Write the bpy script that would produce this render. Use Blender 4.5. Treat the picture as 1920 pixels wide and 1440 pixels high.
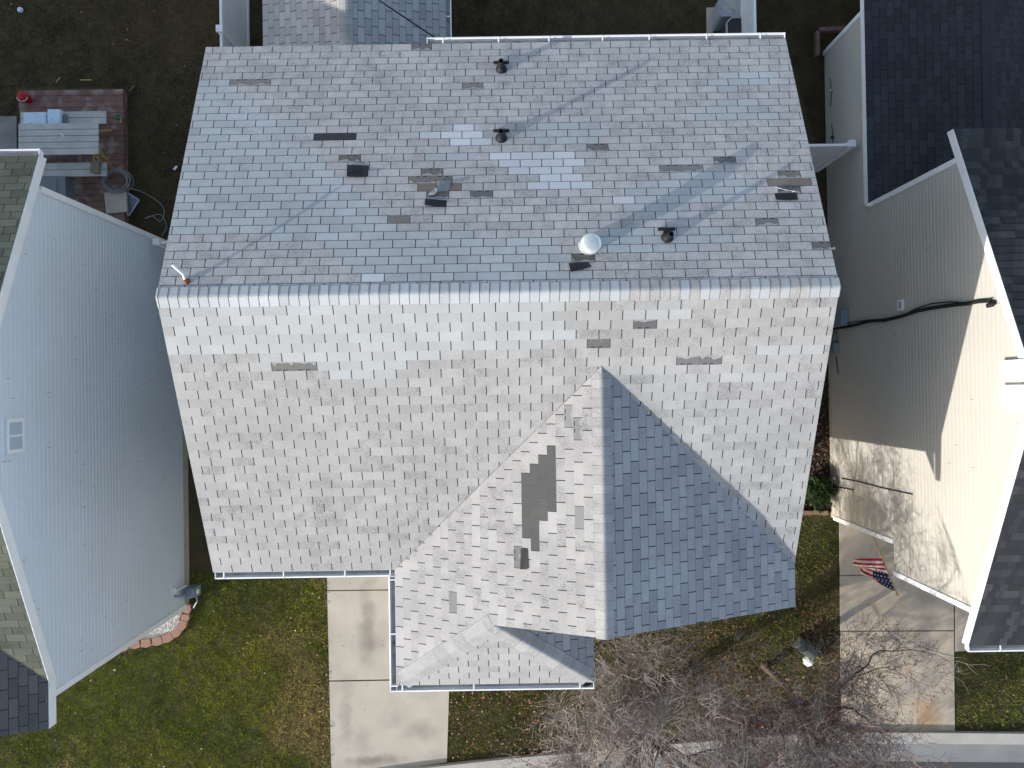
import bpy, math, random
import numpy as np
from mathutils import Vector, Matrix, Euler
for o in list(bpy.data.objects): bpy.data.objects.remove(o)
S = bpy.context.scene; C = S.collection
# ------------------------------------------------------------------ camera, sky, sun, exposure
H = 17.7; F = 1333.0; ROT = (0.00797, -0.0019, -0.01545)
cam = bpy.data.objects.new('camera', bpy.data.cameras.new('camera')); C.objects.link(cam)
cam.location = (0, 0, H); cam.rotation_euler = ROT
cam.data.sensor_width = 36; cam.data.lens = 36 * F / 1920; cam.data.clip_end = 1500
S.camera = cam
SUN_EL, SUN_AZ = math.radians(17.8), math.radians(30.5)      # light travels towards +x, +y
W = bpy.data.worlds.new('World'); S.world = W; W.use_nodes = True
nt = W.node_tree; sky = nt.nodes.new('ShaderNodeTexSky'); sky.sky_type = 'NISHITA'; sky.sun_disc = False
sky.sun_elevation = SUN_EL; sky.sun_rotation = math.radians(270 - 30.5)
bg = nt.nodes['Background']; bg.inputs[1].default_value = 0.15; hs = nt.nodes.new('ShaderNodeHueSaturation'); hs.inputs['Saturation'].default_value = .8; nt.links.new(sky.outputs[0], hs.inputs['Color']); nt.links.new(hs.outputs[0], bg.inputs[0])
sl = bpy.data.lights.new('sun', 'SUN'); sl.energy = 3.3; sl.angle = math.radians(0.5); sl.color = (1, .95, .88)
so = bpy.data.objects.new('sun', sl); C.objects.link(so)
d = Vector((math.cos(SUN_AZ) * math.cos(SUN_EL), math.sin(SUN_AZ) * math.cos(SUN_EL), -math.sin(SUN_EL)))
so.rotation_euler = d.to_track_quat('-Z', 'Y').to_euler(); so.location = (-20, -15, 20)
S.view_settings.view_transform = 'Standard'; S.view_settings.look = 'None'
S.view_settings.exposure = 0.92; S.view_settings.gamma = 1
S.render.engine = 'CYCLES'; S.render.resolution_x = 1024; S.render.resolution_y = 768
# ------------------------------------------------------------------ helpers
RM = Euler(ROT).to_matrix(); RMT = RM.transposed()
def at(px, py, z=0.0):
    d = RM @ Vector(((px - 960) / F, -(py - 720) / F, -1)); return Vector((0, 0, H)) + d * ((z - H) / d.z)
def pix(P):
    c = RMT @ (Vector(P) - Vector((0, 0, H))); return 960 + F * c.x / -c.z, 720 - F * c.y / -c.z
def lin(r, g, b):
    f = lambda c: c / 12.92 if c <= .04045 else ((c + .055) / 1.055) ** 2.4
    return (f(r / 255), f(g / 255), f(b / 255), 1)
def inpoly(x, y, P):
    c = False; n = len(P); j = n - 1
    for i in range(n):
        if (P[i][1] > y) != (P[j][1] > y) and x < (P[j][0] - P[i][0]) * (y - P[i][1]) / (P[j][1] - P[i][1]) + P[i][0]: c = not c
        j = i
    return c
class MB:
    def __init__(s): s.v = []; s.f = []; s.m = []; s.c = []; s.usec = False
    def face(s, pts, m=0, c=None):
        n = len(s.v); s.v.extend([tuple(p) for p in pts]); s.f.append(tuple(range(n, n + len(pts)))); s.m.append(m); s.c.append(c)
        if c: s.usec = True
    def box(s, c, size, m=0, M=None, col=None):
        x, y, z = [k / 2 for k in size]; c = Vector(c)
        q = [Vector((a, b, e)) for a in (-x, x) for b in (-y, y) for e in (-z, z)]
        if M is not None: q = [M @ p for p in q]
        q = [p + c for p in q]; n = len(s.v); s.v.extend([tuple(p) for p in q])
        for f in ((0, 1, 3, 2), (4, 6, 7, 5), (0, 4, 5, 1), (2, 3, 7, 6), (0, 2, 6, 4), (1, 5, 7, 3)):
            s.f.append(tuple(n + i for i in f)); s.m.append(m); s.c.append(col)
        if col: s.usec = True
    def prism(s, poly, z0, z1, m=0, col=None):      # poly: xy list
        n = len(s.v); k = len(poly)
        a = sum(poly[i][0] * poly[(i + 1) % k][1] - poly[(i + 1) % k][0] * poly[i][1] for i in range(k))
        if a < 0: poly = poly[::-1]
        s.v.extend([(p[0], p[1], z0) for p in poly]); s.v.extend([(p[0], p[1], z1) for p in poly])
        fs = [tuple(n + k + i for i in range(k)), tuple(n + k - 1 - i for i in range(k))]
        fs += [(n + i, n + (i + 1) % k, n + k + (i + 1) % k, n + k + i) for i in range(k)]
        for f in fs: s.f.append(f); s.m.append(m); s.c.append(col)
        if col: s.usec = True
    def bar(s, a, b, w, h, m=0, up=(0, 0, 1)):
        a = Vector(a); b = Vector(b); x = (b - a).normalized(); y = Vector(up).cross(x).normalized(); z = x.cross(y)
        s.box((a + b) / 2, ((b - a).length, w, h), m, Matrix((x, y, z)).transposed())
    def tube(s, pts, rad, n=8, m=0, cap=True, col=None):
        pts = [Vector(p) for p in pts]; k = len(pts)
        if not isinstance(rad, (list, tuple)): rad = [rad] * k
        b = len(s.v); pv = None
        for i, p in enumerate(pts):
            t = (pts[min(i + 1, k - 1)] - pts[max(i - 1, 0)]).normalized()
            if pv is None:
                pv = t.cross(Vector((0, 0, 1)) if abs(t.z) < .9 else Vector((1, 0, 0))).normalized()
            else: pv = (pv - t * pv.dot(t)).normalized()
            w = t.cross(pv); r = rad[i]
            for j in range(n):
                a = 2 * math.pi * j / n; q = p + pv * (math.cos(a) * r) + w * (math.sin(a) * r); s.v.append((q.x, q.y, q.z))
        for i in range(k - 1):
            for j in range(n):
                s.f.append((b + i * n + j, b + i * n + (j + 1) % n, b + (i + 1) * n + (j + 1) % n, b + (i + 1) * n + j)); s.m.append(m); s.c.append(col)
        if cap:
            s.f.append(tuple(b + j for j in range(n))[::-1]); s.f.append(tuple(b + (k - 1) * n + j for j in range(n)))
            s.m += [m, m]; s.c += [col, col]
        if col: s.usec = True
    def lathe(s, prof, c, n=20, m=0, M=None):       # prof: (r, z) list
        c = Vector(c); b = len(s.v)
        for r, z in prof:
            for j in range(n):
                a = 2 * math.pi * j / n; q = Vector((r * math.cos(a), r * math.sin(a), z))
                if M is not None: q = M @ q
                s.v.append(tuple(q + c))
        for i in range(len(prof) - 1):
            for j in range(n):
                s.f.append((b + i * n + j, b + i * n + (j + 1) % n, b + (i + 1) * n + (j + 1) % n, b + (i + 1) * n + j)); s.m.append(m); s.c.append(None)
        s.f.append(tuple(b + j for j in range(n))[::-1]); s.f.append(tuple(b + (len(prof) - 1) * n + j for j in range(n))); s.m += [m, m]; s.c += [None, None]
def wloc(o):
    v = Vector((0, 0, 0))
    while o: v += o.location; o = o.parent
    return v
def obj(name, mb, mats, parent=None, smooth=False, base=None, label=None):
    off = wloc(parent) if parent else Vector((0, 0, 0))
    if base is not None: off = Vector(base)
    me = bpy.data.meshes.new(name)
    me.from_pydata([(p[0] - off.x, p[1] - off.y, p[2] - off.z) for p in mb.v], [], mb.f)
    if not isinstance(mats, (list, tuple)): mats = [mats]
    for m in mats: me.materials.append(m)
    me.polygons.foreach_set('material_index', mb.m)
    if smooth: me.polygons.foreach_set('use_smooth', [True] * len(mb.f))
    if mb.usec:
        a = me.attributes.new('tint', 'FLOAT_COLOR', 'CORNER'); arr = []
        for f, c in zip(mb.f, mb.c): arr.extend(list(c or (.3, .3, .3, 0)) * len(f))
        a.data.foreach_set('color', arr)
    me.update()
    o = bpy.data.objects.new(name, me); C.objects.link(o)
    if parent: o.parent = parent
    elif base is not None: o.location = base
    if label: o['label'] = label
    return o
def npobj(name, V, T, mat, col=None, nside=3):
    """mesh from numpy arrays (stuff)"""
    me = bpy.data.meshes.new(name); n = len(T)
    me.vertices.add(len(V)); me.vertices.foreach_set('co', V.astype(np.float32).ravel())
    me.loops.add(n * nside); me.loops.foreach_set('vertex_index', T.astype(np.int32).ravel())
    me.polygons.add(n); me.polygons.foreach_set('loop_start', np.arange(0, n * nside, nside, dtype=np.int32))
    me.update(calc_edges=True); me.materials.append(mat)
    if col is not None:
        a = me.attributes.new('tint', 'FLOAT_COLOR', 'POINT'); a.data.foreach_set('color', col.astype(np.float32).ravel())
    o = bpy.data.objects.new(name, me); C.objects.link(o); return o
def tag(o, label, cat, group=None):
    o['label'] = label; o['category'] = cat
    if group: o['group'] = group
    return o
def thing(name, label, cat, loc=(0, 0, 0), group=None):
    o = bpy.data.objects.new(name, None); o.empty_display_size = .2; C.objects.link(o); o.location = loc
    return tag(o, label, cat, group)
def kind(o, k): o['kind'] = k; return o
# ------------------------------------------------------------------ materials
def mat(name, col, rough=.8, metal=0, n1=None, n2=None, bump=None, col2=None, spec=.3):
    """n1/n2: (scale, amount) noise that varies the base colour; col2: (color, scale, lo, hi) patches; bump: (scale, strength, distance)"""
    m = bpy.data.materials.new(name); m.use_nodes = True; t = m.node_tree; L = t.links.new; N = t.nodes.new
    b = t.nodes['Principled BSDF']; b.inputs['Roughness'].default_value = rough; b.inputs['Metallic'].default_value = metal
    b.inputs['Specular IOR Level'].default_value = spec
    tc = N('ShaderNodeTexCoord'); cur = None
    if col == 'tint':
        a = N('ShaderNodeAttribute'); a.attribute_name = 'tint'; cur = a.outputs['Color']
    else:
        r = N('ShaderNodeRGB'); r.outputs[0].default_value = col; cur = r.outputs[0]
    def noise(scale, detail=4):
        n = N('ShaderNodeTexNoise'); n.inputs['Scale'].default_value = scale; n.inputs['Detail'].default_value = detail
        L(tc.outputs['Object'], n.inputs['Vector']); return n
    if col2:
        for (c, sc, lo, hi) in (col2 if isinstance(col2, list) else [col2]):
            n = noise(sc, 6); mr = N('ShaderNodeMapRange'); mr.inputs[1].default_value = lo; mr.inputs[2].default_value = hi
            L(n.outputs[0], mr.inputs[0]); mx = N('ShaderNodeMix'); mx.data_type = 'RGBA'
            L(mr.outputs[0], mx.inputs[0]); L(cur, mx.inputs[6]); mx.inputs[7].default_value = c; cur = mx.outputs[2]
    for q in (n1, n2):
        if q:
            n = noise(q[0]); mr = N('ShaderNodeMapRange'); mr.inputs[1].default_value = .25; mr.inputs[2].default_value = .75
            mr.inputs[3].default_value = 1 - q[1]; mr.inputs[4].default_value = 1 + q[1]; L(n.outputs[0], mr.inputs[0])
            mx = N('ShaderNodeVectorMath'); mx.operation = 'SCALE'; L(cur, mx.inputs[0]); L(mr.outputs[0], mx.inputs['Scale']); cur = mx.outputs[0]
    L(cur, b.inputs['Base Color'])
    if bump:
        n = noise(bump[0], 5); bp = N('ShaderNodeBump'); bp.inputs['Strength'].default_value = bump[1]; bp.inputs['Distance'].default_value = bump[2]
        L(n.outputs[0], bp.inputs['Height']); L(bp.outputs[0], b.inputs['Normal'])
    return m
def stain(m, bands):
    """worn tyre tracks and rust: soft-edged patches (x, y, half-width, half-length, colour, strength) broken up by noise"""
    t = m.node_tree; L = t.links.new; N = t.nodes.new; b = t.nodes['Principled BSDF']; cur = b.inputs['Base Color'].links[0].from_socket; tc = N('ShaderNodeTexCoord')
    n = N('ShaderNodeTexNoise'); n.inputs['Scale'].default_value = 2.2; n.inputs['Detail'].default_value = 6; L(tc.outputs['Object'], n.inputs['Vector'])
    for (x, y, w, l, c, k) in bands:
        mp = N('ShaderNodeMapping'); mp.vector_type = 'POINT'; mp.inputs['Scale'].default_value = (1 / w, 1 / l, 0); mp.inputs['Location'].default_value = (-x / w, -y / l, 0); L(tc.outputs['Object'], mp.inputs['Vector'])
        ln = N('ShaderNodeVectorMath'); ln.operation = 'LENGTH'; L(mp.outputs[0], ln.inputs[0])
        ad = N('ShaderNodeMath'); ad.operation = 'MULTIPLY_ADD'; L(n.outputs[0], ad.inputs[0]); ad.inputs[1].default_value = 1.6; ad.inputs[2].default_value = -.8
        sm = N('ShaderNodeMath'); sm.operation = 'ADD'; L(ln.outputs['Value'], sm.inputs[0]); L(ad.outputs[0], sm.inputs[1])
        mr = N('ShaderNodeMapRange'); mr.interpolation_type = 'SMOOTHSTEP'; mr.inputs[1].default_value = 1.15; mr.inputs[2].default_value = .1; mr.inputs[3].default_value = 0; mr.inputs[4].default_value = k; L(sm.outputs[0], mr.inputs[0])
        mx = N('ShaderNodeMix'); mx.data_type = 'RGBA'; L(mr.outputs[0], mx.inputs[0]); L(cur, mx.inputs[6]); mx.inputs[7].default_value = c; cur = mx.outputs[2]
    L(cur, b.inputs['Base Color'])
def shingle_mat(name):
    m = bpy.data.materials.new(name); m.use_nodes = True; t = m.node_tree; L = t.links.new; N = t.nodes.new
    b = t.nodes['Principled BSDF']; b.inputs['Roughness'].default_value = .95; b.inputs['Specular IOR Level'].default_value = .15
    tc = N('ShaderNodeTexCoord'); a = N('ShaderNodeAttribute'); a.attribute_name = 'tint'
    def noise(sc, de, lo, hi, o0, o1):
        n = N('ShaderNodeTexNoise'); n.inputs['Scale'].default_value = sc; n.inputs['Detail'].default_value = de
        L(tc.outputs['Object'], n.inputs['Vector']); mr = N('ShaderNodeMapRange')
        for i, v in zip((1, 2, 3, 4), (lo, hi, o0, o1)): mr.inputs[i].default_value = v
        L(n.outputs[0], mr.inputs[0]); return mr.outputs[0], n.outputs[0]
    def mul(x, y):
        q = N('ShaderNodeMath'); q.operation = 'MULTIPLY'; L(x, q.inputs[0]); L(y, q.inputs[1]); return q.outputs[0]
    spk, _ = noise(60, 4, .36, .70, .0, .72)          # lost-granule specks on weathered tabs
    blot, _ = noise(5, 3, .36, .68, .2, 1.0)
    w = mul(mul(spk, blot), a.outputs['Alpha'])
    inv = N('ShaderNodeMath'); inv.operation = 'SUBTRACT'; inv.inputs[0].default_value = 1; L(w, inv.inputs[1])
    fine, fraw = noise(170, 2, .3, .7, .84, 1.16)
    broad, _ = noise(1.1, 4, .3, .7, .93, 1.07)
    s = mul(mul(inv.outputs[0], fine), broad)
    mx = N('ShaderNodeVectorMath'); mx.operation = 'SCALE'; L(a.outputs['Color'], mx.inputs[0]); L(s, mx.inputs['Scale'])
    L(mx.outputs[0], b.inputs['Base Color'])
    bp = N('ShaderNodeBump'); bp.inputs['Strength'].default_value = .25; bp.inputs['Distance'].default_value = .002
    L(fraw, bp.inputs['Height']); L(bp.outputs[0], b.inputs['Normal'])
    return m
M_SH = shingle_mat('asphalt_shingle')
M_WHITE = mat('white_aluminium', (.78, .79, .8, 1), .45, n1=(3, .05))
M_WHITEV = mat('white_vinyl', (.72, .74, .76, 1), .5, n1=(2, .05), n2=(14, .03))
M_GUT = mat('gutter_inside', (.42, .42, .41, 1), .6, n1=(5, .2), col2=((.16, .13, .1, 1), 6, .55, .75))
M_SIDL = mat('grey_vinyl_siding', (.60, .66, .72, 1), .5, n1=(.7, .05), n2=(9, .03), spec=.35)
M_SIDR = mat('beige_vinyl_siding', (.455, .43, .385, 1), .5, n1=(.7, .05), n2=(9, .03), spec=.3)
M_SIDM = mat('grey_house_siding', (.5, .5, .5, 1), .55, n1=(.7, .06))
M_SEAM = mat('siding_seam', (.12, .12, .12, 1), .9)
M_FOUND = mat('foundation_concrete', (.42, .38, .30, 1), .9, n1=(6, .15))
M_CONC = mat('concrete', (.47, .425, .355, 1), .9, n1=(1.2, .12), n2=(60, .08), col2=[((.33, .29, .25, 1), .9, .52, .8), ((.2, .18, .16, 1), 9, .66, .8)], bump=(90, .15, .004))
M_CONC2 = mat('weathered_concrete', (.56, .465, .35, 1), .9, n1=(1.0, .14), n2=(60, .08), col2=[((.34, .3, .26, 1), 1.4, .5, .75), ((.36, .22, .1, 1), .8, .62, .8)], bump=(90, .15, .004))
M_KERB = mat('kerb_concrete', (.40, .38, .35, 1), .9, n1=(2, .12), n2=(50, .1), bump=(80, .2, .004))
M_PAN = mat('gutter_pan_concrete', (.24, .24, .24, 1), .9, n1=(1.5, .2), n2=(50, .12), bump=(80, .2, .004))
M_ROAD = mat('asphalt', (.07, .07, .072, 1), .9, n1=(2, .2), n2=(120, .3), bump=(150, .3, .004))
M_GROUND = mat('lawn_soil', (.082, .066, .032, 1), 1, n1=(1.3, .25), n2=(45, .4), col2=[((.085, .07, .035, 1), .55, .5, .68), ((.05, .045, .02, 1), 1.9, .5, .68)], bump=(40, .8, .03))
M_GRASS = mat('grass_blades', 'tint', .85, n1=(30, .15))
M_LEAF = mat('dry_leaves', 'tint', .8)
M_MULCH = mat('bark_mulch', (.04, .028, .02, 1), 1, n1=(12, .3), n2=(50, .4), bump=(35, 1, .03))
M_CHIP = mat('bark_chips', 'tint', .9)
M_GRAVEL = mat('white_gravel', 'tint', .85)
M_BLACK = mat('black_rubber', (.012, .012, .013, 1), .6)
M_HOLE = mat('dark_opening', (.004, .004, .004, 1), .9)
M_GALV = mat('galvanised_metal', (.62, .66, .66, 1), .35, .55, n1=(9, .12))
M_RUST = mat('rusty_flashing', (.2, .085, .04, 1), .8, n1=(30, .3))
M_BARK = mat('grey_bark', (.165, .125, .10, 1), .9, n1=(9, .3))
M_BARK2 = mat('reddish_bark', (.17, .10, .075, 1), .9, n1=(9, .3))
M_DECK = mat('red_stained_boards', (.17, .10, .082, 1), .8, n1=(4, .3), n2=(40, .2), col2=((.34, .29, .26, 1), 3.2, .52, .72))
M_TABLE = mat('weathered_wood', (.46, .455, .43, 1), .85, n1=(3, .18), n2=(40, .12))
M_RAW = mat('yellow_lumber', (.42, .28, .1, 1), .8, n1=(10, .2))
M_BRICK = mat('red_concrete_block', (.27, .155, .115, 1), .9, n1=(18, .15), n2=(90, .12), bump=(60, .3, .004))
M_RED = mat('red_plastic', (.33, .01, .014, 1), .4)
M_PALE = mat('pale_blue_plastic', (.55, .68, .82, 1), .5, col2=((.2, .26, .32, 1), 14, .6, .7))
M_BIN = mat('grey_plastic', (.17, .185, .2, 1), .5, n1=(5, .1))
M_HOSE = mat('grey_hose', (.24, .25, .26, 1), .5)
M_STONE = mat('beige_stone', (.42, .37, .3, 1), .9, n1=(8, .15))
M_GLASS = mat('dull_glass', (.1, .12, .15, 1), .15, spec=.6)
M_PANE = mat('window_pane', (.42, .5, .58, 1), .25, spec=.8)  # pale blue puts the reflected sky into the pane colour
M_GREEN = mat('green_plastic', (.065, .08, .07, 1), .6, n1=(6, .15))
M_ACD = mat('charcoal_metal', (.035, .038, .045, 1), .5)
M_ACG = mat('light_grey_metal', (.36, .38, .41, 1), .45, n1=(4, .05))
M_METER = mat('blue_grey_metal', (.2, .235, .27, 1), .5, n1=(6, .1))
M_CABLE = mat('black_cable', (.012, .012, .013, 1), .7)
M_WOODP = mat('varnished_pole', (.5, .33, .15, 1), .5)
M_GOLD = mat('gold_finial', (.55, .36, .1, 1), .4, .5)
M_ROCK = mat('pale_rock', (.7, .7, .67, 1), .9, n1=(12, .25), bump=(14, .8, .02))
M_SHRUB = mat('shrub_leaves', 'tint', .7)
M_FLAG = mat('flag_cloth', 'tint', .8)
M_CANV = mat('brown_box', (.2, .16, .13, 1), .9, n1=(8, .2))
# ------------------------------------------------------------------ shingle maker
SW, SE = .333, .143
def hsh(*a):
    x = 0.0
    for i, k in enumerate(a): x += math.sin(k * 12.9898 + i * 78.233 + 3.1) * 43758.5453
    return x - math.floor(x)
def clip(poly, P):       # Sutherland-Hodgman, P convex CCW
    out = poly; n = len(P)
    for i in range(n):
        ax, ay = P[i]; bx, by = P[(i + 1) % n]; inp = out; out = []
        if not inp: break
        for j in range(len(inp)):
            p = inp[j - 1]; q = inp[j]
            sp = (bx - ax) * (p[1] - ay) - (by - ay) * (p[0] - ax); sq = (bx - ax) * (q[1] - ay) - (by - ay) * (q[0] - ax)
            if (sp >= 0) != (sq >= 0):
                k = sp / (sp - sq); out.append((p[0] + (q[0] - p[0]) * k, p[1] + (q[1] - p[1]) * k))
            if sq >= 0: out.append(q)
    return out
def area(P): return .5 * sum(P[i - 1][0] * P[i][1] - P[i][0] * P[i - 1][1] for i in range(len(P)))
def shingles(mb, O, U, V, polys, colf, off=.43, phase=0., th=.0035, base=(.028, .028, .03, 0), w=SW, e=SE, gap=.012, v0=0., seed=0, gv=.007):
    O = Vector(O); U = Vector(U).normalized(); V = Vector(V).normalized(); N = U.cross(V)
    def P3(u, v, h): return O + U * u + V * v + N * h
    for P in polys:
        if area(P) < 0: P = P[::-1]
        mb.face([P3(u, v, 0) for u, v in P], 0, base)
        k0 = math.floor((min(p[1] for p in P) - v0) / e); k1 = math.ceil((max(p[1] for p in P) - v0) / e)
        ua = min(p[0] for p in P); ub = max(p[0] for p in P)
        for k in range(k0, k1):
            va = v0 + k * e; ph = phase + off * k * w; i0 = math.floor((ua - ph) / w)
            for i in range(i0, math.ceil((ub - ph) / w) + 1):
                a = ph + i * w + gap / 2; b = a + w - gap
                vb = va + (0 if k == 0 else gv); q = clip([(a, vb), (b, vb), (b, va + e + .0005), (a, va + e + .0005)], P)  # gv leaves dark base showing: contact shade painted along each course
                if len(q) < 3 or area(q) < 2e-4: continue
                cen = P3((a + b) / 2, va + e / 2, 0); c = colf(cen, k, i)
                miss = len(c) > 4; jit = (hsh(k, i, seed + .5) - .5) * .0016
                t = .0009 if miss else th + jit
                hf = (lambda v: .0012) if miss else (lambda v: .0006 + t * (1 - (v - va) / e))
                cc = tuple(c[:4])
                if miss: q = clip([(a - gap / 2 + .0015, va + .001), (b + gap / 2 - .0015, va + .001), (b + gap / 2 - .0015, va + e), (a - gap / 2 + .0015, va + e)], P)
                mb.face([P3(u, v, hf(v)) for u, v in q], 0, cc)
                if not miss:
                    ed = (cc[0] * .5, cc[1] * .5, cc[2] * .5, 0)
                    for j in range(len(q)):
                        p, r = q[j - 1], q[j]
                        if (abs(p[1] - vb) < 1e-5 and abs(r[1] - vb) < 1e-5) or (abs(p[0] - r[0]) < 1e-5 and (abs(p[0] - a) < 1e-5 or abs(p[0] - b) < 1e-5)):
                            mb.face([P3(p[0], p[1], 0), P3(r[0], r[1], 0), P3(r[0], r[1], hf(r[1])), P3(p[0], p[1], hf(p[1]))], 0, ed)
                elif c[4] == 1 and len(q) == 4:    # sealant strips and a torn edge left behind
                    for t_ in range(3):
                        x = a + .05 + t_ * .105; l = .062
                        if x + l < b: mb.face([P3(x, va + .012, .0019), P3(x + l, va + .012, .0019), P3(x + l, va + .024, .0019), P3(x, va + .024, .0019)], 0, (.02, .02, .02, 0))
                    lo = [.012 + .05 * hsh(k, i, t_, 4.4) ** 2 for t_ in range(9)]; tc = (.33, .325, .32, .5)
                    for t_ in range(8):
                        x, y = a + (b - a) * t_ / 8, a + (b - a) * (t_ + 1) / 8
                        mb.face([P3(x, va + e - lo[t_], .0042), P3(y, va + e - lo[t_ + 1], .0042), P3(y, va + e, .003), P3(x, va + e, .003)], 0, tc)
def caps(mb, A, B, dl, dr, colf, half=.155, e=SE, th=.0055, lift=.004, seed=0, rnd=.075):
    """rounded ridge or hip caps from A to B, each lapping the next; dl/dr: unit vectors down the two slopes"""
    A = Vector(A); B = Vector(B); T = (B - A); L = T.length; T.normalize(); dl = Vector(dl); dr = Vector(dr); up = T.cross(dr - dl).normalized()
    if up.z < 0: up = -up
    k_ = -(dl.dot(up) + dr.dot(up)) / 2; n = int(L / e); SG = [-1, -.72, -.5, -.33, -.18, -.06, .06, .18, .33, .5, .72, 1]
    def sect(s, h, hw, jt):
        out = []
        for g in SG:
            w = abs(g) * hw; drop = k_ * (rnd - w) ** 2 / (2 * rnd) if w < rnd else 0
            out.append(A + T * (s + jt * g) + (dl if g < 0 else dr) * w + up * (h - drop + k_ * rnd * .25))
        return out
    for k in range(n + 1):
        s0 = k * e; s1 = min(L, s0 + e)
        if s1 - s0 < .02: continue
        c = colf(k); hw = half + (hsh(k, seed) - .5) * .014; jt = (hsh(k, seed + 9) - .5) * .012
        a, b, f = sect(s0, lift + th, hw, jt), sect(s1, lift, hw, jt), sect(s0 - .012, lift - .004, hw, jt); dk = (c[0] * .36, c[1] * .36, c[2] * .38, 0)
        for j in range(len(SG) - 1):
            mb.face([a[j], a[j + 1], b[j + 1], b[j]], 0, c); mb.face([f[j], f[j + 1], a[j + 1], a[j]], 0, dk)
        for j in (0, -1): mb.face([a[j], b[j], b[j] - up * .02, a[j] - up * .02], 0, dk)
# ------------------------------------------------------------------ walls of lapped siding, gutters
def siding_x(mb, x, sg, yr, z0, z1, e=.11, lip=.0065, seams=0, seed=1):
    """wall of lapped boards in the plane x, facing sg*x; yr(z) gives its y extent"""
    n = max(1, round((z1 - z0) / e)); e = (z1 - z0) / n
    for k in range(n):
        a = z0 + k * e; c = a + e * .78; b = a + e; (p0, p1), (m0, m1), (q0, q1) = yr(a), yr(c), yr(b)
        if q1 - q0 < .001 and p1 - p0 < .001: continue
        o = x + sg * lip
        for pt in ([(o, p0, a), (o, p1, a), (o, m1, c), (o, m0, c)], [(o, m0, c), (o, m1, c), (x, q1, b), (x, q0, b)], [(x, p0, a), (x, p1, a), (o, p1, a), (o, p0, a)]): mb.face(pt if sg > 0 else pt[::-1], 0)
    rg = random.Random(seed)
    for _ in range(seams):
        k = rg.randrange(n); a = z0 + k * e; p0, p1 = yr(a + e)
        if p1 - p0 < .5: continue
        y = rg.uniform(p0 + .1, p1 - .1); o = x + sg * (lip + .001)
        pt = [(o, y, a + .004), (o, y + .007, a + .004), (o, y + .007, a + e * .78), (o, y, a + e * .78)]
        mb.face(pt if sg > 0 else pt[::-1], 1)
        pt = [(o, y, a + e * .78), (o, y + .007, a + e * .78), (x + sg * .002, y + .007, a + e), (x + sg * .002, y, a + e)]
        mb.face(pt if sg > 0 else pt[::-1], 1)
def siding_y(mb, y, sg, xr, z0, z1, e=.11, lip=.0065):
    n = max(1, round((z1 - z0) / e)); e = (z1 - z0) / n
    for k in range(n):
        a = z0 + k * e; c = a + e * .78; b = a + e; (p0, p1), (m0, m1), (q0, q1) = xr(a), xr(c), xr(b); o = y + sg * lip
        for pt in ([(p0, o, a), (p1, o, a), (m1, o, c), (m0, o, c)], [(m0, o, c), (m1, o, c), (q1, y, b), (q0, y, b)], [(p0, y, a), (p1, y, a), (p1, o, a), (p0, o, a)]): mb.face(pt if sg < 0 else pt[::-1], 0)
def gutter(house, A, B, out, w=.115, h=.1, spots=(), ends=True, dirt=True):
    """K-style gutter along A-B (top of back edge), out = outward unit vector"""
    A = Vector(A); B = Vector(B); out = Vector(out); T = (B - A).normalized(); up = Vector((0, 0, 1)); mb = MB()
    prof = [(0, 0), (0, -h), (w * .72, -h), (w, -.02), (w, 0), (w - .022, .004), (w - .022, -.004), (w - .006, -.02), (w * .70, -h + .006), (.006, -h + .006), (.006, 0)]
    P = [[p + out * a + up * b for a, b in prof] for p in (A, B)]; n = len(prof)
    for j in range(n):
        m = 1 if j in (8, 9) else 0
        mb.face([P[0][j], P[1][j], P[1][(j + 1) % n], P[0][(j + 1) % n]], m)
    if ends:
        for p in (A, B): mb.face([p + up * .003, p + out * w + up * .003, p + out * w - up * .02, p + out * w * .72 - up * h, p - up * h], 0)
        for p, s in ((A, 1), (B, -1)): mb.bar(p + out * .004 + T * s * .006, p + out * w + T * s * .006, .012, .012, 0)
    g = obj('gutter', mb, [M_WHITE, M_GUT], house)
    L = (B - A).length
    for s in spots:
        b = MB(); p = A + T * (L * s); b.bar(p - out * .02 + up * .007, p + out * (w - .004) + up * .007, .022, .006, 0); obj('bracket', b, M_WHITE, g)
    return g
# ------------------------------------------------------------------ ground, paving, road
def sheet(name, pts, z, m, th=0.0):
    mb = MB()
    if th: mb.prism([(p[0], p[1]) for p in pts], z - th, z)
    else: mb.face([(p[0], p[1], z) for p in pts])
    return kind(obj(name, mb, m), 'structure')
mb = MB(); mb.face([(-300, -300, 0), (300, -300, 0), (300, 300, 0), (-300, 300, 0)]); kind(obj('ground', mb, M_GROUND), 'structure')
def slabs(name, quads, m, z=.03):
    mb = MB()
    for q in quads: mb.prism([(at(*p, 0).x, at(*p, 0).y) for p in q], -.05, z)
    return kind(obj(name, mb, m), 'structure')
slabs('driveway', [[(612, 1010), (860, 1010), (848, 1103), (614, 1106)], [(614, 1108), (848, 1105), (843, 1271), (618, 1275)], [(618, 1277.5), (843, 1273.5), (838, 1428), (622, 1462)]], M_CONC)
slabs('neighbour_driveway', [[(1573, 930), (1860, 930), (1800, 1076), (1574, 1078)], [(1574, 1079.5), (1787, 1077.5), (1787, 1181), (1575, 1182)], [(1575, 1184), (1787, 1183), (1789, 1369), (1577, 1370)]], M_CONC2)
slabs('walkway', [[(1789.5, 1060), (1890, 1060), (1890, 1216), (1790, 1221)]], M_CONC2, .028)
slabs('patio', [[(-60, 219), (33, 219), (33, 282), (-60, 284)]], mat('patio_concrete', (.24, .235, .225, 1), .9, n1=(3, .2), n2=(30, .1)), .04)
def sp(px, py): p = at(px, py, 0); return (p.x, p.y)
DK = (.20, .18, .16, 1)
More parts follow.
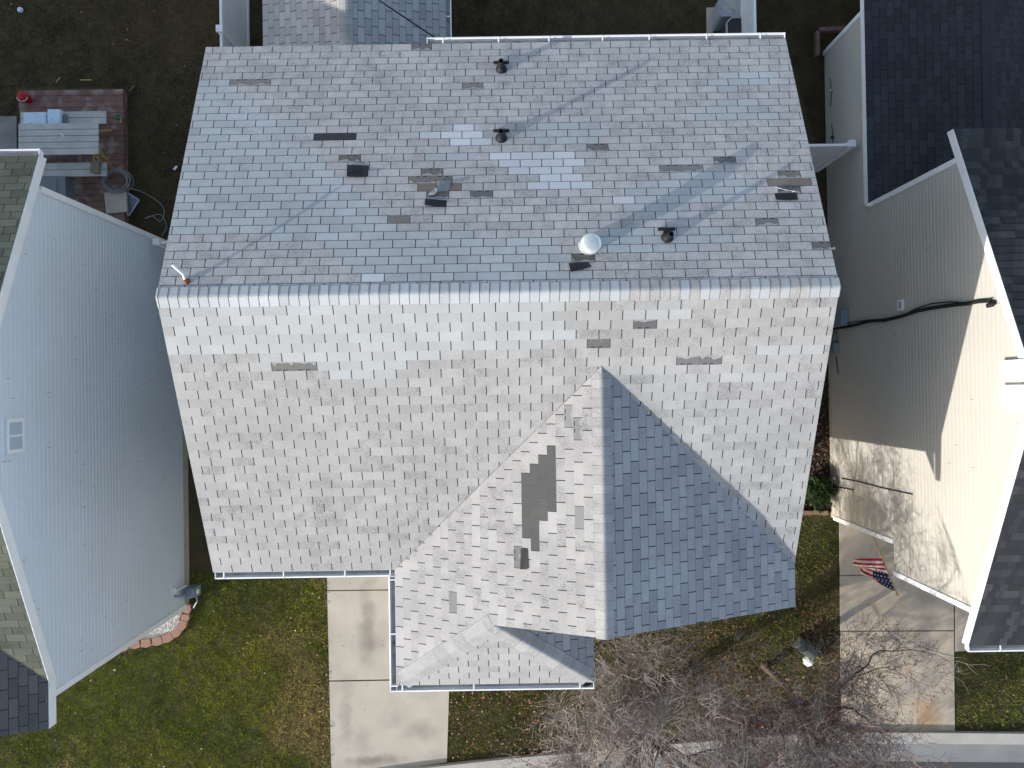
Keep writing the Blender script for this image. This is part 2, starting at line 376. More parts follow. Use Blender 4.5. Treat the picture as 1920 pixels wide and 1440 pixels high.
stain(M_CONC, [(*sp(690, 1170), .25, 1.3, DK, .55), (*sp(790, 1370), .5, .35, DK, .5), (*sp(650, 1340), .2, .9, DK, .35), (*sp(700, 1425), .9, .18, (.1, .09, .08, 1), .6)])
stain(M_CONC2, [(*sp(1738, 1210), .32, 2.2, DK, .4), (*sp(1620, 1150), .22, 1.6, DK, .2), (*sp(1735, 1335), .42, .6, (.42, .22, .09, 1), .65), (*sp(1700, 1250), .12, .4, (.45, .3, .16, 1), .4)])
kl = [(200, 1520), (500, 1480), (770, 1440), (953, 1420), (1250, 1393), (1545, 1370), (1920, 1373), (2500, 1385)]
kw = [at(x, y, .05) for x, y in kl]
def offs(pl, d):
    out = []
    for i, p in enumerate(pl):
        t = (pl[min(i + 1, len(pl) - 1)] - pl[max(i - 1, 0)]).normalized(); out.append(Vector((p.x + t.y * d, p.y - t.x * d, 0)))
    return out
def strip(name, d0, d1, z0, m, z1=None):
    a, b = offs(kw, d0), offs(kw, d1); mb = MB(); z1 = z0 if z1 is None else z1
    for i in range(len(a) - 1):
        mb.face([(a[i].x, a[i].y, z0), (b[i].x, b[i].y, z1), (b[i + 1].x, b[i + 1].y, z1), (a[i + 1].x, a[i + 1].y, z0)])
        mb.face([(b[i].x, b[i].y, z1), (b[i].x, b[i].y, -.12), (b[i + 1].x, b[i + 1].y, -.12), (b[i + 1].x, b[i + 1].y, z1)])
        mb.face([(a[i].x, a[i].y, z0), (a[i + 1].x, a[i + 1].y, z0), (a[i + 1].x, a[i + 1].y, -.12), (a[i].x, a[i].y, -.12)])
    return kind(obj(name, mb, m), 'structure')
strip('kerb', 0, .27, .13, M_KERB, .12)
strip('kerb_gutter', .274, .76, .008, M_PAN, .02)
a = offs(kw, .764); mb = MB(); mb.face([(p.x, p.y, .016) for p in a][::-1] + [(-8, -20, .016), (22, -20, .016)]); kind(obj('road', mb, M_ROAD), 'structure')
# ------------------------------------------------------------------ the roofed house in the middle
X0, X1, YR, ZR, YB, YF = -5.02, 4.71, 1.39, 7.589, 5.82, -2.977
TR, TF, TG = .40092, .4146, .40877
ZB = ZR - TR * (YB - YR); ZF = ZR - TF * (YR - YF)
XG, YT, XL, YFL = 1.3526, -3.707, -1.9757, -4.905
ZG = ZF + TG * (X1 - XG); YV = YR - (ZR - ZG) / TF; ZL = ZG - TG * (XG - XL)
YI = YR - (ZR - ZL) / TF                       # where the front plane reaches the low gutter level
XR2 = at(1114, 1278, ZL).x; XA = (XL + XR2) / 2; ZA = ZL + TG * (XA - XL)
house = thing('house', 'two-storey house with patched light grey shingle roof and missing tabs, between two neighbours', 'house', (0, 1.5, 0))
CLEAN = [[(372, 150), (430, 155), (490, 200), (560, 250), (600, 300), (660, 350), (720, 405), (745, 440), (885, 438), (1030, 452), (1105, 530), (760, 533), (690, 512), (640, 472), (600, 448), (312, 440), (330, 330)],
         [(795, 290), (905, 290), (905, 304), (795, 304)], [(1003, 234), (1118, 234), (1135, 247), (1135, 261), (1078, 275), (998, 275), (980, 261), (980, 247)],
         [(1160, 358), (1280, 325), (1370, 325), (1410, 365), (1300, 385), (1250, 405), (1160, 395)], [(1130, 425), (1240, 425), (1300, 430), (1370, 432), (1370, 450), (1290, 468), (1130, 478)],
         [(1340, 136), (1458, 136), (1455, 149), (1392, 163), (1382, 177), (1340, 177), (1320, 163), (1320, 150)], [(1337, 188), (1410, 188), (1455, 214), (1455, 228), (1297, 228), (1297, 214)],
         [(296, 572), (1060, 572), (1035, 600), (1055, 615), (1070, 635), (960, 656), (815, 668), (750, 685), (720, 712), (640, 712), (600, 692), (485, 670), (305, 670)],
         [(1445, 654), (1532, 654), (1532, 669), (1445, 669)], [(1360, 692), (1487, 692), (1487, 711), (1360, 711)], [(1165, 575), (1330, 575), (1310, 600), (1180, 603)]]
WHITE = [[(848, 237), (884, 237), (884, 250), (848, 250)], [(803, 250), (910, 250), (910, 264), (803, 264)], [(846, 264), (920, 264), (920, 279), (846, 279)],
         [(905, 290), (1074, 290), (1090, 318), (1108, 331), (1125, 345), (1145, 360), (1010, 360), (1000, 330), (945, 317), (945, 305)], [(676, 515), (719, 515), (719, 533), (676, 533)], [(1141, 373), (1189, 373), (1189, 388), (1141, 388)]]
MISS = [  # x0, y0, x1, y1, colour, sealant
    (432, 150, 508, 164, (.17, .165, .16), 1), (770, 87, 806, 97, (.15, .145, .14), 1), (863, 159, 902, 172, (.17, .165, .16), 1), (588, 253, 668, 267, (.045, .045, .05), 0), (636, 296, 678, 308, (.13, .125, .12), 1),
    (1093, 275, 1134, 288, (.14, .135, .135), 1), (1330, 297, 1372, 311, (.12, .12, .125), 1), (1228, 315, 1309, 328, (.16, .155, .15), 1), (787, 322, 868, 335, (.15, .14, .135), 1), (765, 336, 885, 348, (.16, .15, .14), 1), (780, 349, 845, 362, (.17, .14, .115), 0),
    (797, 364, 838, 377, (.13, .125, .12), 1), (878, 364, 919, 377, (.12, .12, .12), 1), (725, 409, 768, 422, (.15, .14, .135), 0), (1452, 326, 1493, 340, (.16, .15, .14), 1), (1430, 340, 1515, 352, (.17, .145, .125), 0), (1452, 354, 1495, 366, (.13, .125, .12), 1), (1407, 414, 1450, 428, (.14, .14, .14), 1),
    (1514, 457, 1557, 471, (.12, .12, .12), 1), (1065, 481, 1106, 493, (.09, .09, .09), 1), (501, 683, 586, 699, (.13, .128, .125), 1), (1179, 606, 1223, 623, (.1, .1, .1), 1), (1088, 643, 1131, 659, (.11, .11, .11), 1), (1289, 673, 1374, 691, (.12, .12, .12), 1),
    (1055, 766, 1069, 808, (.17, .17, .17), 1), (1070, 788, 1084, 831, (.17, .17, .17), 1), (1074, 951, 1090, 996, (.17, .17, .17), 0), (840, 1109, 856, 1151, (.16, .16, .16), 0), (961, 1026, 977, 1068, (.15, .15, .15), 1)]
BARE = [(973, 890), (989, 890), (989, 873), (1004, 873), (1004, 857), (1021, 857), (1021, 839), (1038, 839), (1038, 945), (1022, 962), (1022, 982), (1007, 982), (1007, 1037), (990, 1037), (990, 1010), (973, 1010)]
def main_col(plane):
    def f(P, k, i):
        x, y = pix(P); h = hsh(k, i, plane); g = hsh(i, k, plane + 7.3)
        for (a, b, c, d, col, s) in MISS:
            if a <= x <= c and b <= y <= d: q = .92 + .16 * h; q *= 1.25 if col[0] > .07 else 1.1; return (col[0] * q, col[1] * q, col[2] * q, .25, s)
        if plane == 3 and inpoly(x, y, BARE): q = .95 + .1 * h; return (.085 * q, .085 * q, .083 * q, 0, 0)
        j = .93 + .14 * h
        for P_ in WHITE:
            if inpoly(x, y, P_): return (.53 * j, .55 * j, .575 * j, .05)
        if plane in (1, 2):
            jx = x + (g - .5) * 18
            for P_ in CLEAN:
                if inpoly(jx, y, P_): return (.41 * j, .432 * j, .442 * j, .15 + .5 * g * g) if plane == 1 else (.385 * j, .397 * j, .40 * j, .06 + .08 * g)
        j = .9 + .15 * h; wth = .25 + .75 * g * g
        if h > .9: j *= .93; wth = 1
        if plane == 1: return (.475 * j, .465 * j, .462 * j, .55 + wth * .45)
        if plane == 4: j = .82 + .3 * h; return (.36 * j, .362 * j, .37 * j, wth * .6)
        return (.37 * j, .365 * j, .358 * j, wth)
    return f
def slopevec(dx, dy, t): v = Vector((dx, dy, t)); return v.normalized(), math.sqrt(1 + t * t)
# rear slope: u runs to -x (so that U x V points up), v up the slope towards the ridge
V_, q = slopevec(0, -1, TR); mb = MB(); Lr = (YB - YR) * q
p = at(436, 97, ZB + .03); ph = -(p.x - X0)
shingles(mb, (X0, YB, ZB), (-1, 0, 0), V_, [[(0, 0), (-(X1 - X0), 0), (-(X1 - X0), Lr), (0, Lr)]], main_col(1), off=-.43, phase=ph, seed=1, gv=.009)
rear = obj('roof_slope', mb, M_SH, house)
# front slope (cut by the front gable's valleys)
V_, q = slopevec(0, 1, TF); mb = MB()
def fuv(x, y): return (x - X0, (y - YF) * q)
p = at(435, 1068, ZF + .03)
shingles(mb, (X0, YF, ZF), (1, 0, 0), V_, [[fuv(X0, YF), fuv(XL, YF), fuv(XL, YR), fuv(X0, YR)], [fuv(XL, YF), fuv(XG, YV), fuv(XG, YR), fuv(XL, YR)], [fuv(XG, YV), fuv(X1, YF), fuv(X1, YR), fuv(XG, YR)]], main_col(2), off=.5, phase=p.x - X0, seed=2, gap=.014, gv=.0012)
front = obj('roof_slope', mb, M_SH, house)
# left slope of the front gable, running down to the low hip
V_, q = slopevec(1, 0, TG); mb = MB()
def luv(x, y): return (-(y - YF), (x - XL) * q)
p = at(749, 1100, ZL + .03)
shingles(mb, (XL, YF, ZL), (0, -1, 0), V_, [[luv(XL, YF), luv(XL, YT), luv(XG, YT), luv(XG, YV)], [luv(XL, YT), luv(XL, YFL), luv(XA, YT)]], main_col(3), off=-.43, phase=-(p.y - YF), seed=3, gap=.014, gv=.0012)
gl = obj('roof_slope', mb, M_SH, house)
# right slope of the front gable (in shade)
V_, q = slopevec(-1, 0, TG); mb = MB()
def ruv(x, y): return (y - YF, (X1 - x) * q)
p = at(1484, 1066, ZF)
shingles(mb, (X1, YF, ZF), (0, 1, 0), V_, [[ruv(X1, YF), ruv(XG, YV), ruv(XG, YT), ruv(X1, YT)]], main_col(4), off=.47, phase=p.y - YF, seed=4, gap=.014)
gr = obj('roof_slope', mb, M_SH, house)
# low hip: front face and its shaded right face
TH = (ZA - ZL) / (YT - YFL); V_, q = slopevec(0, 1, TH); mb = MB()
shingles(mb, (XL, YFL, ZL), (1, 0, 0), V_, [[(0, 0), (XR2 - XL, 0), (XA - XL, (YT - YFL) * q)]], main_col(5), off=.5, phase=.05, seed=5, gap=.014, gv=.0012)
hipf = obj('roof_slope', mb, M_SH, house)
V_, q = slopevec(-1, 0, TG); mb = MB(); YB2 = YT + .45
shingles(mb, (XR2, YFL, ZL), (0, 1, 0), V_, [[(0, 0), (YB2 - YFL, 0), (YB2 - YFL, (XR2 - XA) * q), (YT - YFL, (XR2 - XA) * q)]], main_col(4), off=.5, phase=.1, seed=6, gap=.014)
hipr = obj('roof_slope', mb, M_SH, house)
# ridge and hip caps
def capcol(clean, s):
    def f(k):
        h = hsh(k, s); j = .9 + .2 * h
        if clean and not (k * SE < 2.9 and h > .45): return (.40 * j, .42 * j, .43 * j, .1)
        return (.365 * j, .36 * j, .355 * j, .6)
    return f
mb = MB(); q = math.sqrt(1 + TR * TR); dB = Vector((0, 1, -TR)) / q; q = math.sqrt(1 + TF * TF); dF = Vector((0, -1, -TF)) / q
caps(mb, (X1 + .01, YR, ZR), (X0 - .01, YR, ZR), dB, dF, capcol(True, 1), rnd=.035); obj('ridge_cap', mb, M_SH, house, smooth=False)
q = math.sqrt(1 + TG * TG); dL = Vector((-1, 0, -TG)) / q; dR = Vector((1, 0, -TG)) / q
mb = MB(); caps(mb, (XG, YT - .01, ZG), (XG, YV - .1, ZG), dL, dR, capcol(False, 2), rnd=.04); obj('ridge_cap', mb, M_SH, house)
def hipdirs(A, B, nl, nr):
    T = (Vector(B) - Vector(A)).normalized(); l = nl.cross(T).normalized(); r = nr.cross(T).normalized()
    if l.z > 0: l = -l
    if r.z > 0: r = -r
    return l, r
nL = Vector((-TG, 0, 1)); nR = Vector((TG, 0, 1)); nF = Vector((0, -TH, 1))
A, B = Vector((XL, YFL, ZL)).lerp(Vector((XA, YT, ZA)), .055), Vector((XA, YT, ZA)); l, r = hipdirs(A, B, nL, nF)
mb = MB(); caps(mb, A, B, l, r, capcol(False, 3), e=.21, half=.18, rnd=.03); obj('hip_cap', mb, M_SH, house)
A, B = Vector((XR2, YFL, ZL)).lerp(Vector((XA, YT, ZA)), .055), Vector((XA, YT, ZA)); l, r = hipdirs(A, B, nR, nF)
mb = MB(); caps(mb, A, B, l, r, capcol(False, 4), e=.21, half=.18, rnd=.03); obj('hip_cap', mb, M_SH, house)
# valley dirt lines where the slopes meet
M_DIRT = mat('valley_grit', (.25, .21, .175, 1), .95, n1=(12, .3), n2=(60, .3))
mb = MB()
a, b = Vector((XL + .02, YI + .02, ZL)), Vector((XG, YV, ZG)); mb.tube([a.lerp(b, k / 20) + Vector((0, 0, .006)) for k in range(21)], [.0045 + .004 * hsh(k, 3.3) for k in range(21)], 6)
obj('valley', mb, M_DIRT, house)
# roof deck edges: rake boards, fascia, soffits
def rake(mb, A, B, out, h=.14, th=.022, drop=.012):
    A = Vector(A); B = Vector(B); out = Vector(out)
    p = [A - Vector((0, 0, drop)), B - Vector((0, 0, drop))]; q = [v - Vector((0, 0, h)) for v in p]
    for s in (0, -th):
        f = [p[0] + out * s, p[1] + out * s, q[1] + out * s, q[0] + out * s]; mb.face(f if s == 0 else f[::-1])
    mb.face([p[0], p[0] - out * th, p[1] - out * th, p[1]]); mb.face([q[0], q[1], q[1] - out * th, q[0] - out * th])
M_TRIM = mat('house_trim', (.6, .6, .59, 1), .6, n1=(4, .08))
mb = MB()
rake(mb, (X0 + .02, YB, ZB), (X0 + .02, YR, ZR), (-1, 0, 0)); rake(mb, (X0 + .02, YF, ZF), (X0 + .02, YR, ZR), (-1, 0, 0))
rake(mb, (X1 - .02, YB, ZB), (X1 - .02, YR, ZR), (1, 0, 0)); rake(mb, (X1 - .02, YF, ZF), (X1 - .02, YR, ZR), (1, 0, 0)); rake(mb, (X1 - .02, YT, ZF), (X1 - .02, YF, ZF), (1, 0, 0))
rake(mb, (XG, YT + .02, ZG), (X1, YT + .02, ZF), (0, -1, 0)); rake(mb, (XA, YT + .02, ZA), (XG, YT + .02, ZG), (0, -1, 0))
rake(mb, (X0, YF + .025, ZF), (XL, YF + .025, ZF), (0, -1, 0)); rake(mb, (XL + .025, YF, ZL), (XL + .025, YFL, ZL), (-1, 0, 0)); rake(mb, (XL, YFL + .025, ZL), (XR2, YFL + .025, ZL), (0, -1, 0)); rake(mb, (XR2 - .02, YFL, ZL), (XR2 - .02, YB2, ZL), (1, 0, 0)); rake(mb, (X0, YB - .025, ZB), (X1, YB - .025, ZB), (0, 1, 0))
obj('fascia', mb, M_TRIM, house)
mb = MB()
for (xa, xb, ya, yb, z) in ((X0 + .05, X1 - .05, YF + .05, YB - .05, ZF - .17), (XL + .05, X1 - .05, YT + .05, YF + .04, ZF - .172), (XL + .05, XR2 - .04, YFL + .05, YT + .04, ZL - .168)):
    mb.face([(xa, ya, z), (xa, yb, z), (xb, yb, z), (xb, ya, z)])
obj('soffit', mb, M_WHITEV, house)
# walls
wx0, wx1, wy0, wy1 = X0 + .3, X1 - .3, YF + .35, YB - .4
def gab(y0, y1, yr, zr, tb, tf, zs): # y extent under a gable roof at height z
    def f(z):
        if z <= zs: return y0, y1
        a = max(y0, yr - (zr - z) / tf); b = min(y1, yr + (zr - z) / tb); return (a, b) if b > a else (yr, yr)
    return f
mb = MB(); g_ = gab(wy0, wy1, YR, ZR - .06, TR, TF, ZF - .2)
siding_x(mb, wx0, -1, g_, .25, ZR - .1); siding_x(mb, wx1, 1, g_, .25, ZR - .1)
siding_y(mb, wy1, 1, lambda z: (wx0, wx1), .25, ZB - .02); siding_y(mb, wy0, -1, lambda z: (wx0, XL + .25), .25, ZF + .05)
siding_x(mb, XL + .25, -1, lambda z: (YFL + .35, wy0), .25, ZL + .05); siding_y(mb, YFL + .35, -1, lambda z: (XL + .25, XR2 - .25), .25, ZL + .1)
siding_x(mb, XR2 - .25, 1, lambda z: (YFL + .35, YT + .35), .25, ZL + .05)
def gx(z):
    if z <= ZF - .15: return XR2 - .25, wx1
    a, b = XG - (ZG - .06 - z) / TG, XG + (ZG - .06 - z) / TG; return (max(a, XR2 - .25 if z < ZL else a), min(b, wx1)) if b > a else (XG, XG)
siding_y(mb, YT + .35, -1, gx, .25, ZG - .1); siding_x(mb, wx1, 1, lambda z: (YT + .35, wy0), .25, ZF - .02)
obj('wall', mb, [M_SIDM, M_SEAM], house)
mb = MB(); mb.prism([(wx0 + .01, wy0 + .01), (XL + .26, wy0 + .01), (XL + .26, YFL + .36), (XR2 - .26, YFL + .36), (XR2 - .26, YT + .36), (wx1 - .01, YT + .36), (wx1 - .01, wy1 - .01), (wx0 + .01, wy1 - .01)], -.05, .26); obj('foundation', mb, M_FOUND, house)
mb = MB(); mb.box(((XL + XR2) / 2, YFL + .33, 1.25), (2.44, .05, 2.15), 0)
for k in range(4): mb.box(((XL + XR2) / 2, YFL + .31, .48 + .52 * k), (2.3, .03, .44), 0)
obj('garage_door', mb, M_WHITEV, house)
# gutters
z = ZF - .02; xw = XL - .03
gutter(house, (X0 + .02, YF - .005, z), (XL - .0, YF - .005, z), (0, -1, 0), spots=(.05, .38, .72, .97), ends=True)
gutter(house, (XL - .005, YF - .115, ZL - .022), (XL - .005, YFL - .115, ZL - .022), (-1, 0, 0), spots=(.03, .5, .95))
gutter(house, (XL - .115, YFL - .005, ZL - .02), (XR2, YFL - .005, ZL - .02), (0, -1, 0), spots=(.06, .41, .93))
gx0 = at(800, 82, ZB).x
gutter(house, (gx0, YB + .005, ZB - .02), (X1, YB + .005, ZB - .02), (0, 1, 0), spots=(.045, .2, .34, .49, .62, .78, .93))
mb = MB(); mb.tube([(XR2 - .14, YFL - .06, ZL - .1), (XR2 - .14, YFL - .06, ZL - .35), (XR2 - .2, YFL + .26, ZL - .6), (XR2 - .2, YFL + .29, .3)], .035, 8); obj('downspout', mb, M_WHITE, house)
mb = MB(); mb.tube([(XR2 - .2, YFL - .05, ZL - .085), (XR2 - .14, YFL - .06, ZL - .075), (XR2 - .04, YFL - .05, ZL - .07)], [.025, .04, .02], 7)
obj('gutter_debris', mb, M_MULCH, house)
# pipe vents, exhaust cap, service mast
def on_rear(px, py):
    z = ZB
    for _ in range(30):
        p = at(px, py, z); z = ZR - TR * (p.y - YR)
    return at(px, py, z)
def on_front(px, py):
    z = ZF
    for _ in range(30):
        p = at(px, py, z); z = ZR - TF * (YR - p.y)
    return at(px, py, z)
def on_left(px, py):
    z = ZL
    for _ in range(30):
        p = at(px, py, z); z = ZG - TG * (XG - p.x)
    return at(px, py, z)
vR = Vector((0, 1, -TR)).normalized()
for (bx, by, hgt) in ((940, 131, .33), (940, 260, .33), (1251, 446, .27)):
    p = on_rear(bx, by); mb = MB()
    mb.lathe([(.095, -.05), (.095, .005), (.085, .03), (.06, .07), (.046, .10)], p, 18)
    v = obj('vent_boot', mb, M_BLACK, house, smooth=True)
    mb = MB(); mb.lathe([(.04, 0), (.04, hgt), (.033, hgt), (.033, hgt - .06)], p, 16); obj('vent_pipe', mb, M_BLACK, v)
    mb = MB(); c = p + vR * .15 + Vector((0, 0, .022)); mb.bar(c + Vector((-.125, 0, 0)), c + Vector((.125, 0, 0)), .035, .035, up=(0, TR, 1)); mb.bar(p + vR * .05 + Vector((0, 0, .02)), c, .1, .02, up=(0, TR, 1)); obj('flashing_edge', mb, M_BLACK, v)
p = on_rear(1104, 464); mb = MB(); mb.lathe([(.17, -.07), (.165, -.02), (.125, .03), (.115, .06), (.115, .25), (.10, .25)], p, 24); e_ = obj('exhaust_pipe', mb, M_GALV, house, smooth=True)
mb = MB(); mb.lathe([(.125, .20), (.15, .21), (.152, .30), (.14, .325), (.09, .345), (.02, .352)], p, 28); obj('exhaust_cap', mb, M_GALV, e_, smooth=True)
p = on_rear(351, 528)
tip = at(323, 496, p.z + .2); k1 = at(341, 512, p.z + .12)
mb = MB(); mb.tube([p + Vector((.0, 0, -.03)), p + Vector((-.01, .02, .05)), k1 + Vector((.01, -.01, -.01)), k1.lerp(tip, .5) + Vector((.0, .0, .015)), tip], [.022, .02, .019, .019, .021], 10); s_ = obj('service_mast', mb, M_WHITE, house, smooth=True)
mb = MB(); mb.lathe([(.06, -.06), (.055, 0), (.034, .05), (.024, .07)], p, 12); obj('mast_boot', mb, M_RUST, s_, smooth=True)
mb = MB(); q = tip + (tip - k1).normalized() * .012; mb.tube([tip, q], .017, 10); obj('mast_opening', mb, M_HOLE, s_)
# torn and flipped shingle tabs lying on the roof
def flap(px, plane, colr, lift=.012, curl=.02, label=None, parent=None):
    P = [plane(*q) for q in px]; n = (P[1] - P[0]).cross(P[3] - P[0]).normalized()
    if n.z < 0: n = -n
    mb = MB(); g = 4; grid = []
    for a in range(g + 1):
        for b in range(g + 1):
            s, t = a / g, b / g; q = (P[0] * (1 - s) + P[1] * s) * (1 - t) + (P[3] * (1 - s) + P[2] * s) * t
            grid.append(q + n * (lift + curl * t * t + .006 * math.sin(5 * s + 2 * t)))
    for a in range(g):
        for b in range(g):
            f = [grid[a * 5 + b], grid[a * 5 + b + 1], grid[(a + 1) * 5 + b + 1], grid[(a + 1) * 5 + b]]; mb.face(f, 0, colr); mb.face([v - n * .003 for v in f][::-1], 0, colr)
    o = obj('loose_shingle', mb, M_SH, parent)
    if label: o['label'] = label
D = (.035, .036, .042, 0)
flap([(651, 310), (691, 311), (691, 333), (651, 333)], on_rear, D, parent=rear, label='flipped black shingle tab')
flap([(797, 374), (838, 376), (837, 391), (797, 387)], on_rear, D, parent=rear, label='flipped black shingle tab')
flap([(1452, 363), (1494, 362), (1495, 377), (1454, 377)], on_rear, D, parent=rear, label='flipped black shingle tab')
flap([(1066, 494), (1104, 492), (1109, 502), (1070, 512)], on_rear, D, parent=rear, label='flipped black shingle tab hanging askew')
flap([(818, 341), (846, 339), (841, 363), (820, 364)], on_rear, (.26, .28, .29, .6), curl=.05, parent=rear, label='torn grey shingle pieces')
flap([(803, 366), (815, 352), (825, 356), (815, 368)], on_rear, (.35, .38, .4, .4), curl=.03, parent=rear, label='torn grey shingle pieces')
flap([(1452, 353), (1462, 352), (1480, 361), (1492, 361)], on_rear, (.5, .5, .48, 0), curl=.01, parent=rear, label='torn pale shingle edge')
flap([(976.5, 1028), (990, 1028), (990, 1067), (976.5, 1067)], on_left, (.05, .05, .05, 0), curl=.01, parent=gl, label='flipped dark shingle tab')
# ------------------------------------------------------------------ the low rear wing of that house
def plain_col(r, g, b, jit=.14, wth=.4):
    def f(P, k, i):
        h = hsh(k, i, r * 50); j = 1 - jit + 2 * jit * h; return (r * j, g * j, b * j, wth * hsh(i, k, 2.2))
    return f
wing = thing('rear_wing', 'low rear wing with light grey shingle gable roof and white gutter behind the patched house', 'house wing', (-3.2, 7.2, 0))
RX0, RX1 = at(493, 60, 2.6).x, at(836, 60, 2.6).x; RXM = at(648, 60, 3.35).x; t1 = .75 / (RXM - RX0); t2 = .75 / (RX1 - RXM); RZ = 2.6; RY0, RY1 = YB - .75, 10.6
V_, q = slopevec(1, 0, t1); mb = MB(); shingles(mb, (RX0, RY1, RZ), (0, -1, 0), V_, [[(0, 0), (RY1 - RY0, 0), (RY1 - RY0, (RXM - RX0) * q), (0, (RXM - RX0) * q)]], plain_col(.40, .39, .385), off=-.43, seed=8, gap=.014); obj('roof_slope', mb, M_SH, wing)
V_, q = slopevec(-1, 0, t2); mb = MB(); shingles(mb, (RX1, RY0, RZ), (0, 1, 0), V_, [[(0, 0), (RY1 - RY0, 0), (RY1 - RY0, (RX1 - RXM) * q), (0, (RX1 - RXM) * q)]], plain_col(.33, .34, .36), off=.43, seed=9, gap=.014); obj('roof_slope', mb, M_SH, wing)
mb = MB(); caps(mb, (RXM, RY1, RZ + .75), (RXM, RY0, RZ + .75), Vector((-1, 0, -t1)).normalized(), Vector((1, 0, -t2)).normalized(), capcol(False, 9)); obj('ridge_cap', mb, M_SH, wing)
mb = MB(); rake(mb, (RX0 + .02, RY0, RZ), (RX0 + .02, RY1, RZ), (-1, 0, 0)); rake(mb, (RX1 - .02, RY0, RZ), (RX1 - .02, RY1, RZ), (1, 0, 0)); rake(mb, (RX0, RY1 - .02, RZ), (RXM, RY1 - .02, RZ + .75), (0, 1, 0)); rake(mb, (RXM, RY1 - .02, RZ + .75), (RX1, RY1 - .02, RZ), (0, 1, 0)); obj('fascia', mb, M_TRIM, wing)
mb = MB(); siding_x(mb, RX0 + .3, -1, lambda z: (YB - .4, RY1 - .3), .0, RZ + .05); siding_x(mb, RX1 - .3, 1, lambda z: (YB - .4, RY1 - .3), 0, RZ + .05); siding_y(mb, RY1 - .3, 1, lambda z: (RX0 + .3, RX1 - .3), 0, RZ + .05); obj('wall', mb, [M_SIDM, M_SEAM], wing)
gutter(wing, (RX1 + .005, RY1, RZ - .02), (RX1 + .005, YB + .2, RZ - .02), (1, 0, 0), spots=(.25, .57, .9))
mb = MB(); A, B = at(842, 88, 5.55), at(720, 0, 5.3); B2 = B + (B - A) * 6; mb.tube([A.lerp(B2, k / 14) - Vector((0, 0, 1.2 * (k / 14) * (1 - k / 14))) for k in range(15)], .014, 6); tag(obj('overhead_cable', mb, M_CABLE), 'black overhead cable stretched across the shaded slope of the low rear wing', 'cable')
# ------------------------------------------------------------------ left neighbour
LX, LY0, LY1, LYR, LZR = -8.05, -5.2, 3.6, -.24, 7.25; TLr, TLf = .385, .385
LE = -26.0; lx = LX + .05; LYb = 4.13; LYf = -4.88; LZb = LZR - TLr * (LYb - LYR); LZf = LZR - TLf * (LYR - LYf)  # LE: unseen far end, stretched so the house shades the back yard
left = thing('house', 'neighbouring house on the left with tall pale grey siding wall and dark mossy roof', 'house', (-10.5, -.5, 0))
V_, q = slopevec(0, -1, TLr); mb = MB(); shingles(mb, (lx, LYb, LZb), (-1, 0, 0), V_, [[(0, 0), (lx - LE, 0), (lx - LE, (LYb - LYR) * q), (0, (LYb - LYR) * q)]], plain_col(.125, .132, .105, .2, 1), off=-.43, base=(.03, .03, .03, 0), seed=11); obj('roof_slope', mb, M_SH, left)
XGL = lx - 3.3; V_, q = slopevec(0, 1, TLf); mb = MB(); ZGL = LZf + .38 * 3.3; YVL = LYR - (LZR - ZGL) / TLf
shingles(mb, (lx, LYf, LZf), (1, 0, 0), V_, [[(0, 0), (0, (LYR - LYf) * q), (XGL - lx, (LYR - LYf) * q), (XGL - lx, (YVL - LYf) * q)], [(XGL - lx, (YVL - LYf) * q), (XGL - lx, (LYR - LYf) * q), (LE - lx, (LYR - LYf) * q), (LE - lx, (YVL - LYf) * q)]], plain_col(.115, .12, .093, .2, 1), off=.43, base=(.03, .03, .03, 0), seed=12); obj('roof_slope', mb, M_SH, left)
V_, q = slopevec(-1, 0, .38); mb = MB(); LYT = -5.68
shingles(mb, (lx, LYf, LZf), (0, 1, 0), V_, [[(0, 0), (YVL - LYf, 3.3 * q), (LYT - LYf, 3.3 * q), (LYT - LYf, 0)]], plain_col(.125, .12, .115, .15, .5), off=.47, base=(.02, .02, .02, 0), seed=13, gap=.012); obj('roof_slope', mb, M_SH, left)
V_, q = slopevec(1, 0, .38); mb = MB(); shingles(mb, (XGL - 3.3, LYf, LZf), (0, -1, 0), V_, [[(0, 0), (LYf - LYT, 0), (LYf - LYT, 3.3 * q), (LYf - YVL, 3.3 * q)]], plain_col(.15, .155, .12), off=.47, seed=14); obj('roof_slope', mb, M_SH, left)
mb = MB(); caps(mb, (lx, LYR, LZR), (LE, LYR, LZR), Vector((0, 1, -TLr)).normalized(), Vector((0, -1, -TLf)).normalized(), lambda k: (.15, .155, .13, .5)); obj('ridge_cap', mb, M_SH, left)
mb = MB(); caps(mb, (XGL, LYT, ZGL), (XGL, YVL - .1, ZGL), Vector((-1, 0, -.38)).normalized(), Vector((1, 0, -.38)).normalized(), lambda k: (.13, .135, .115, .5)); obj('ridge_cap', mb, M_SH, left)
mb = MB(); rx = lx + .012
for (ya, za, yb, zb) in ((LYb, LZb, LYR, LZR), (LYf, LZf, LYR, LZR), (LYT, LZf, LYf, LZf)): rake(mb, (rx, ya, za + .012), (rx, yb, zb + .012), (1, 0, 0), h=.19, th=.05)
rake(mb, (lx, LYT + .02, LZf), (XGL, LYT + .02, ZGL), (0, -1, 0)); rake(mb, (XGL, LYT + .02, ZGL), (XGL - 3.3, LYT + .02, LZf), (0, -1, 0)); obj('rake_board', mb, M_WHITE, left)
mb = MB(); g_ = gab(LY0, LY1, LYR, LZR - .1, TLr, TLf, LZf - .15); siding_x(mb, LX, 1, g_, .28, LZR - .12, seams=60, seed=3)
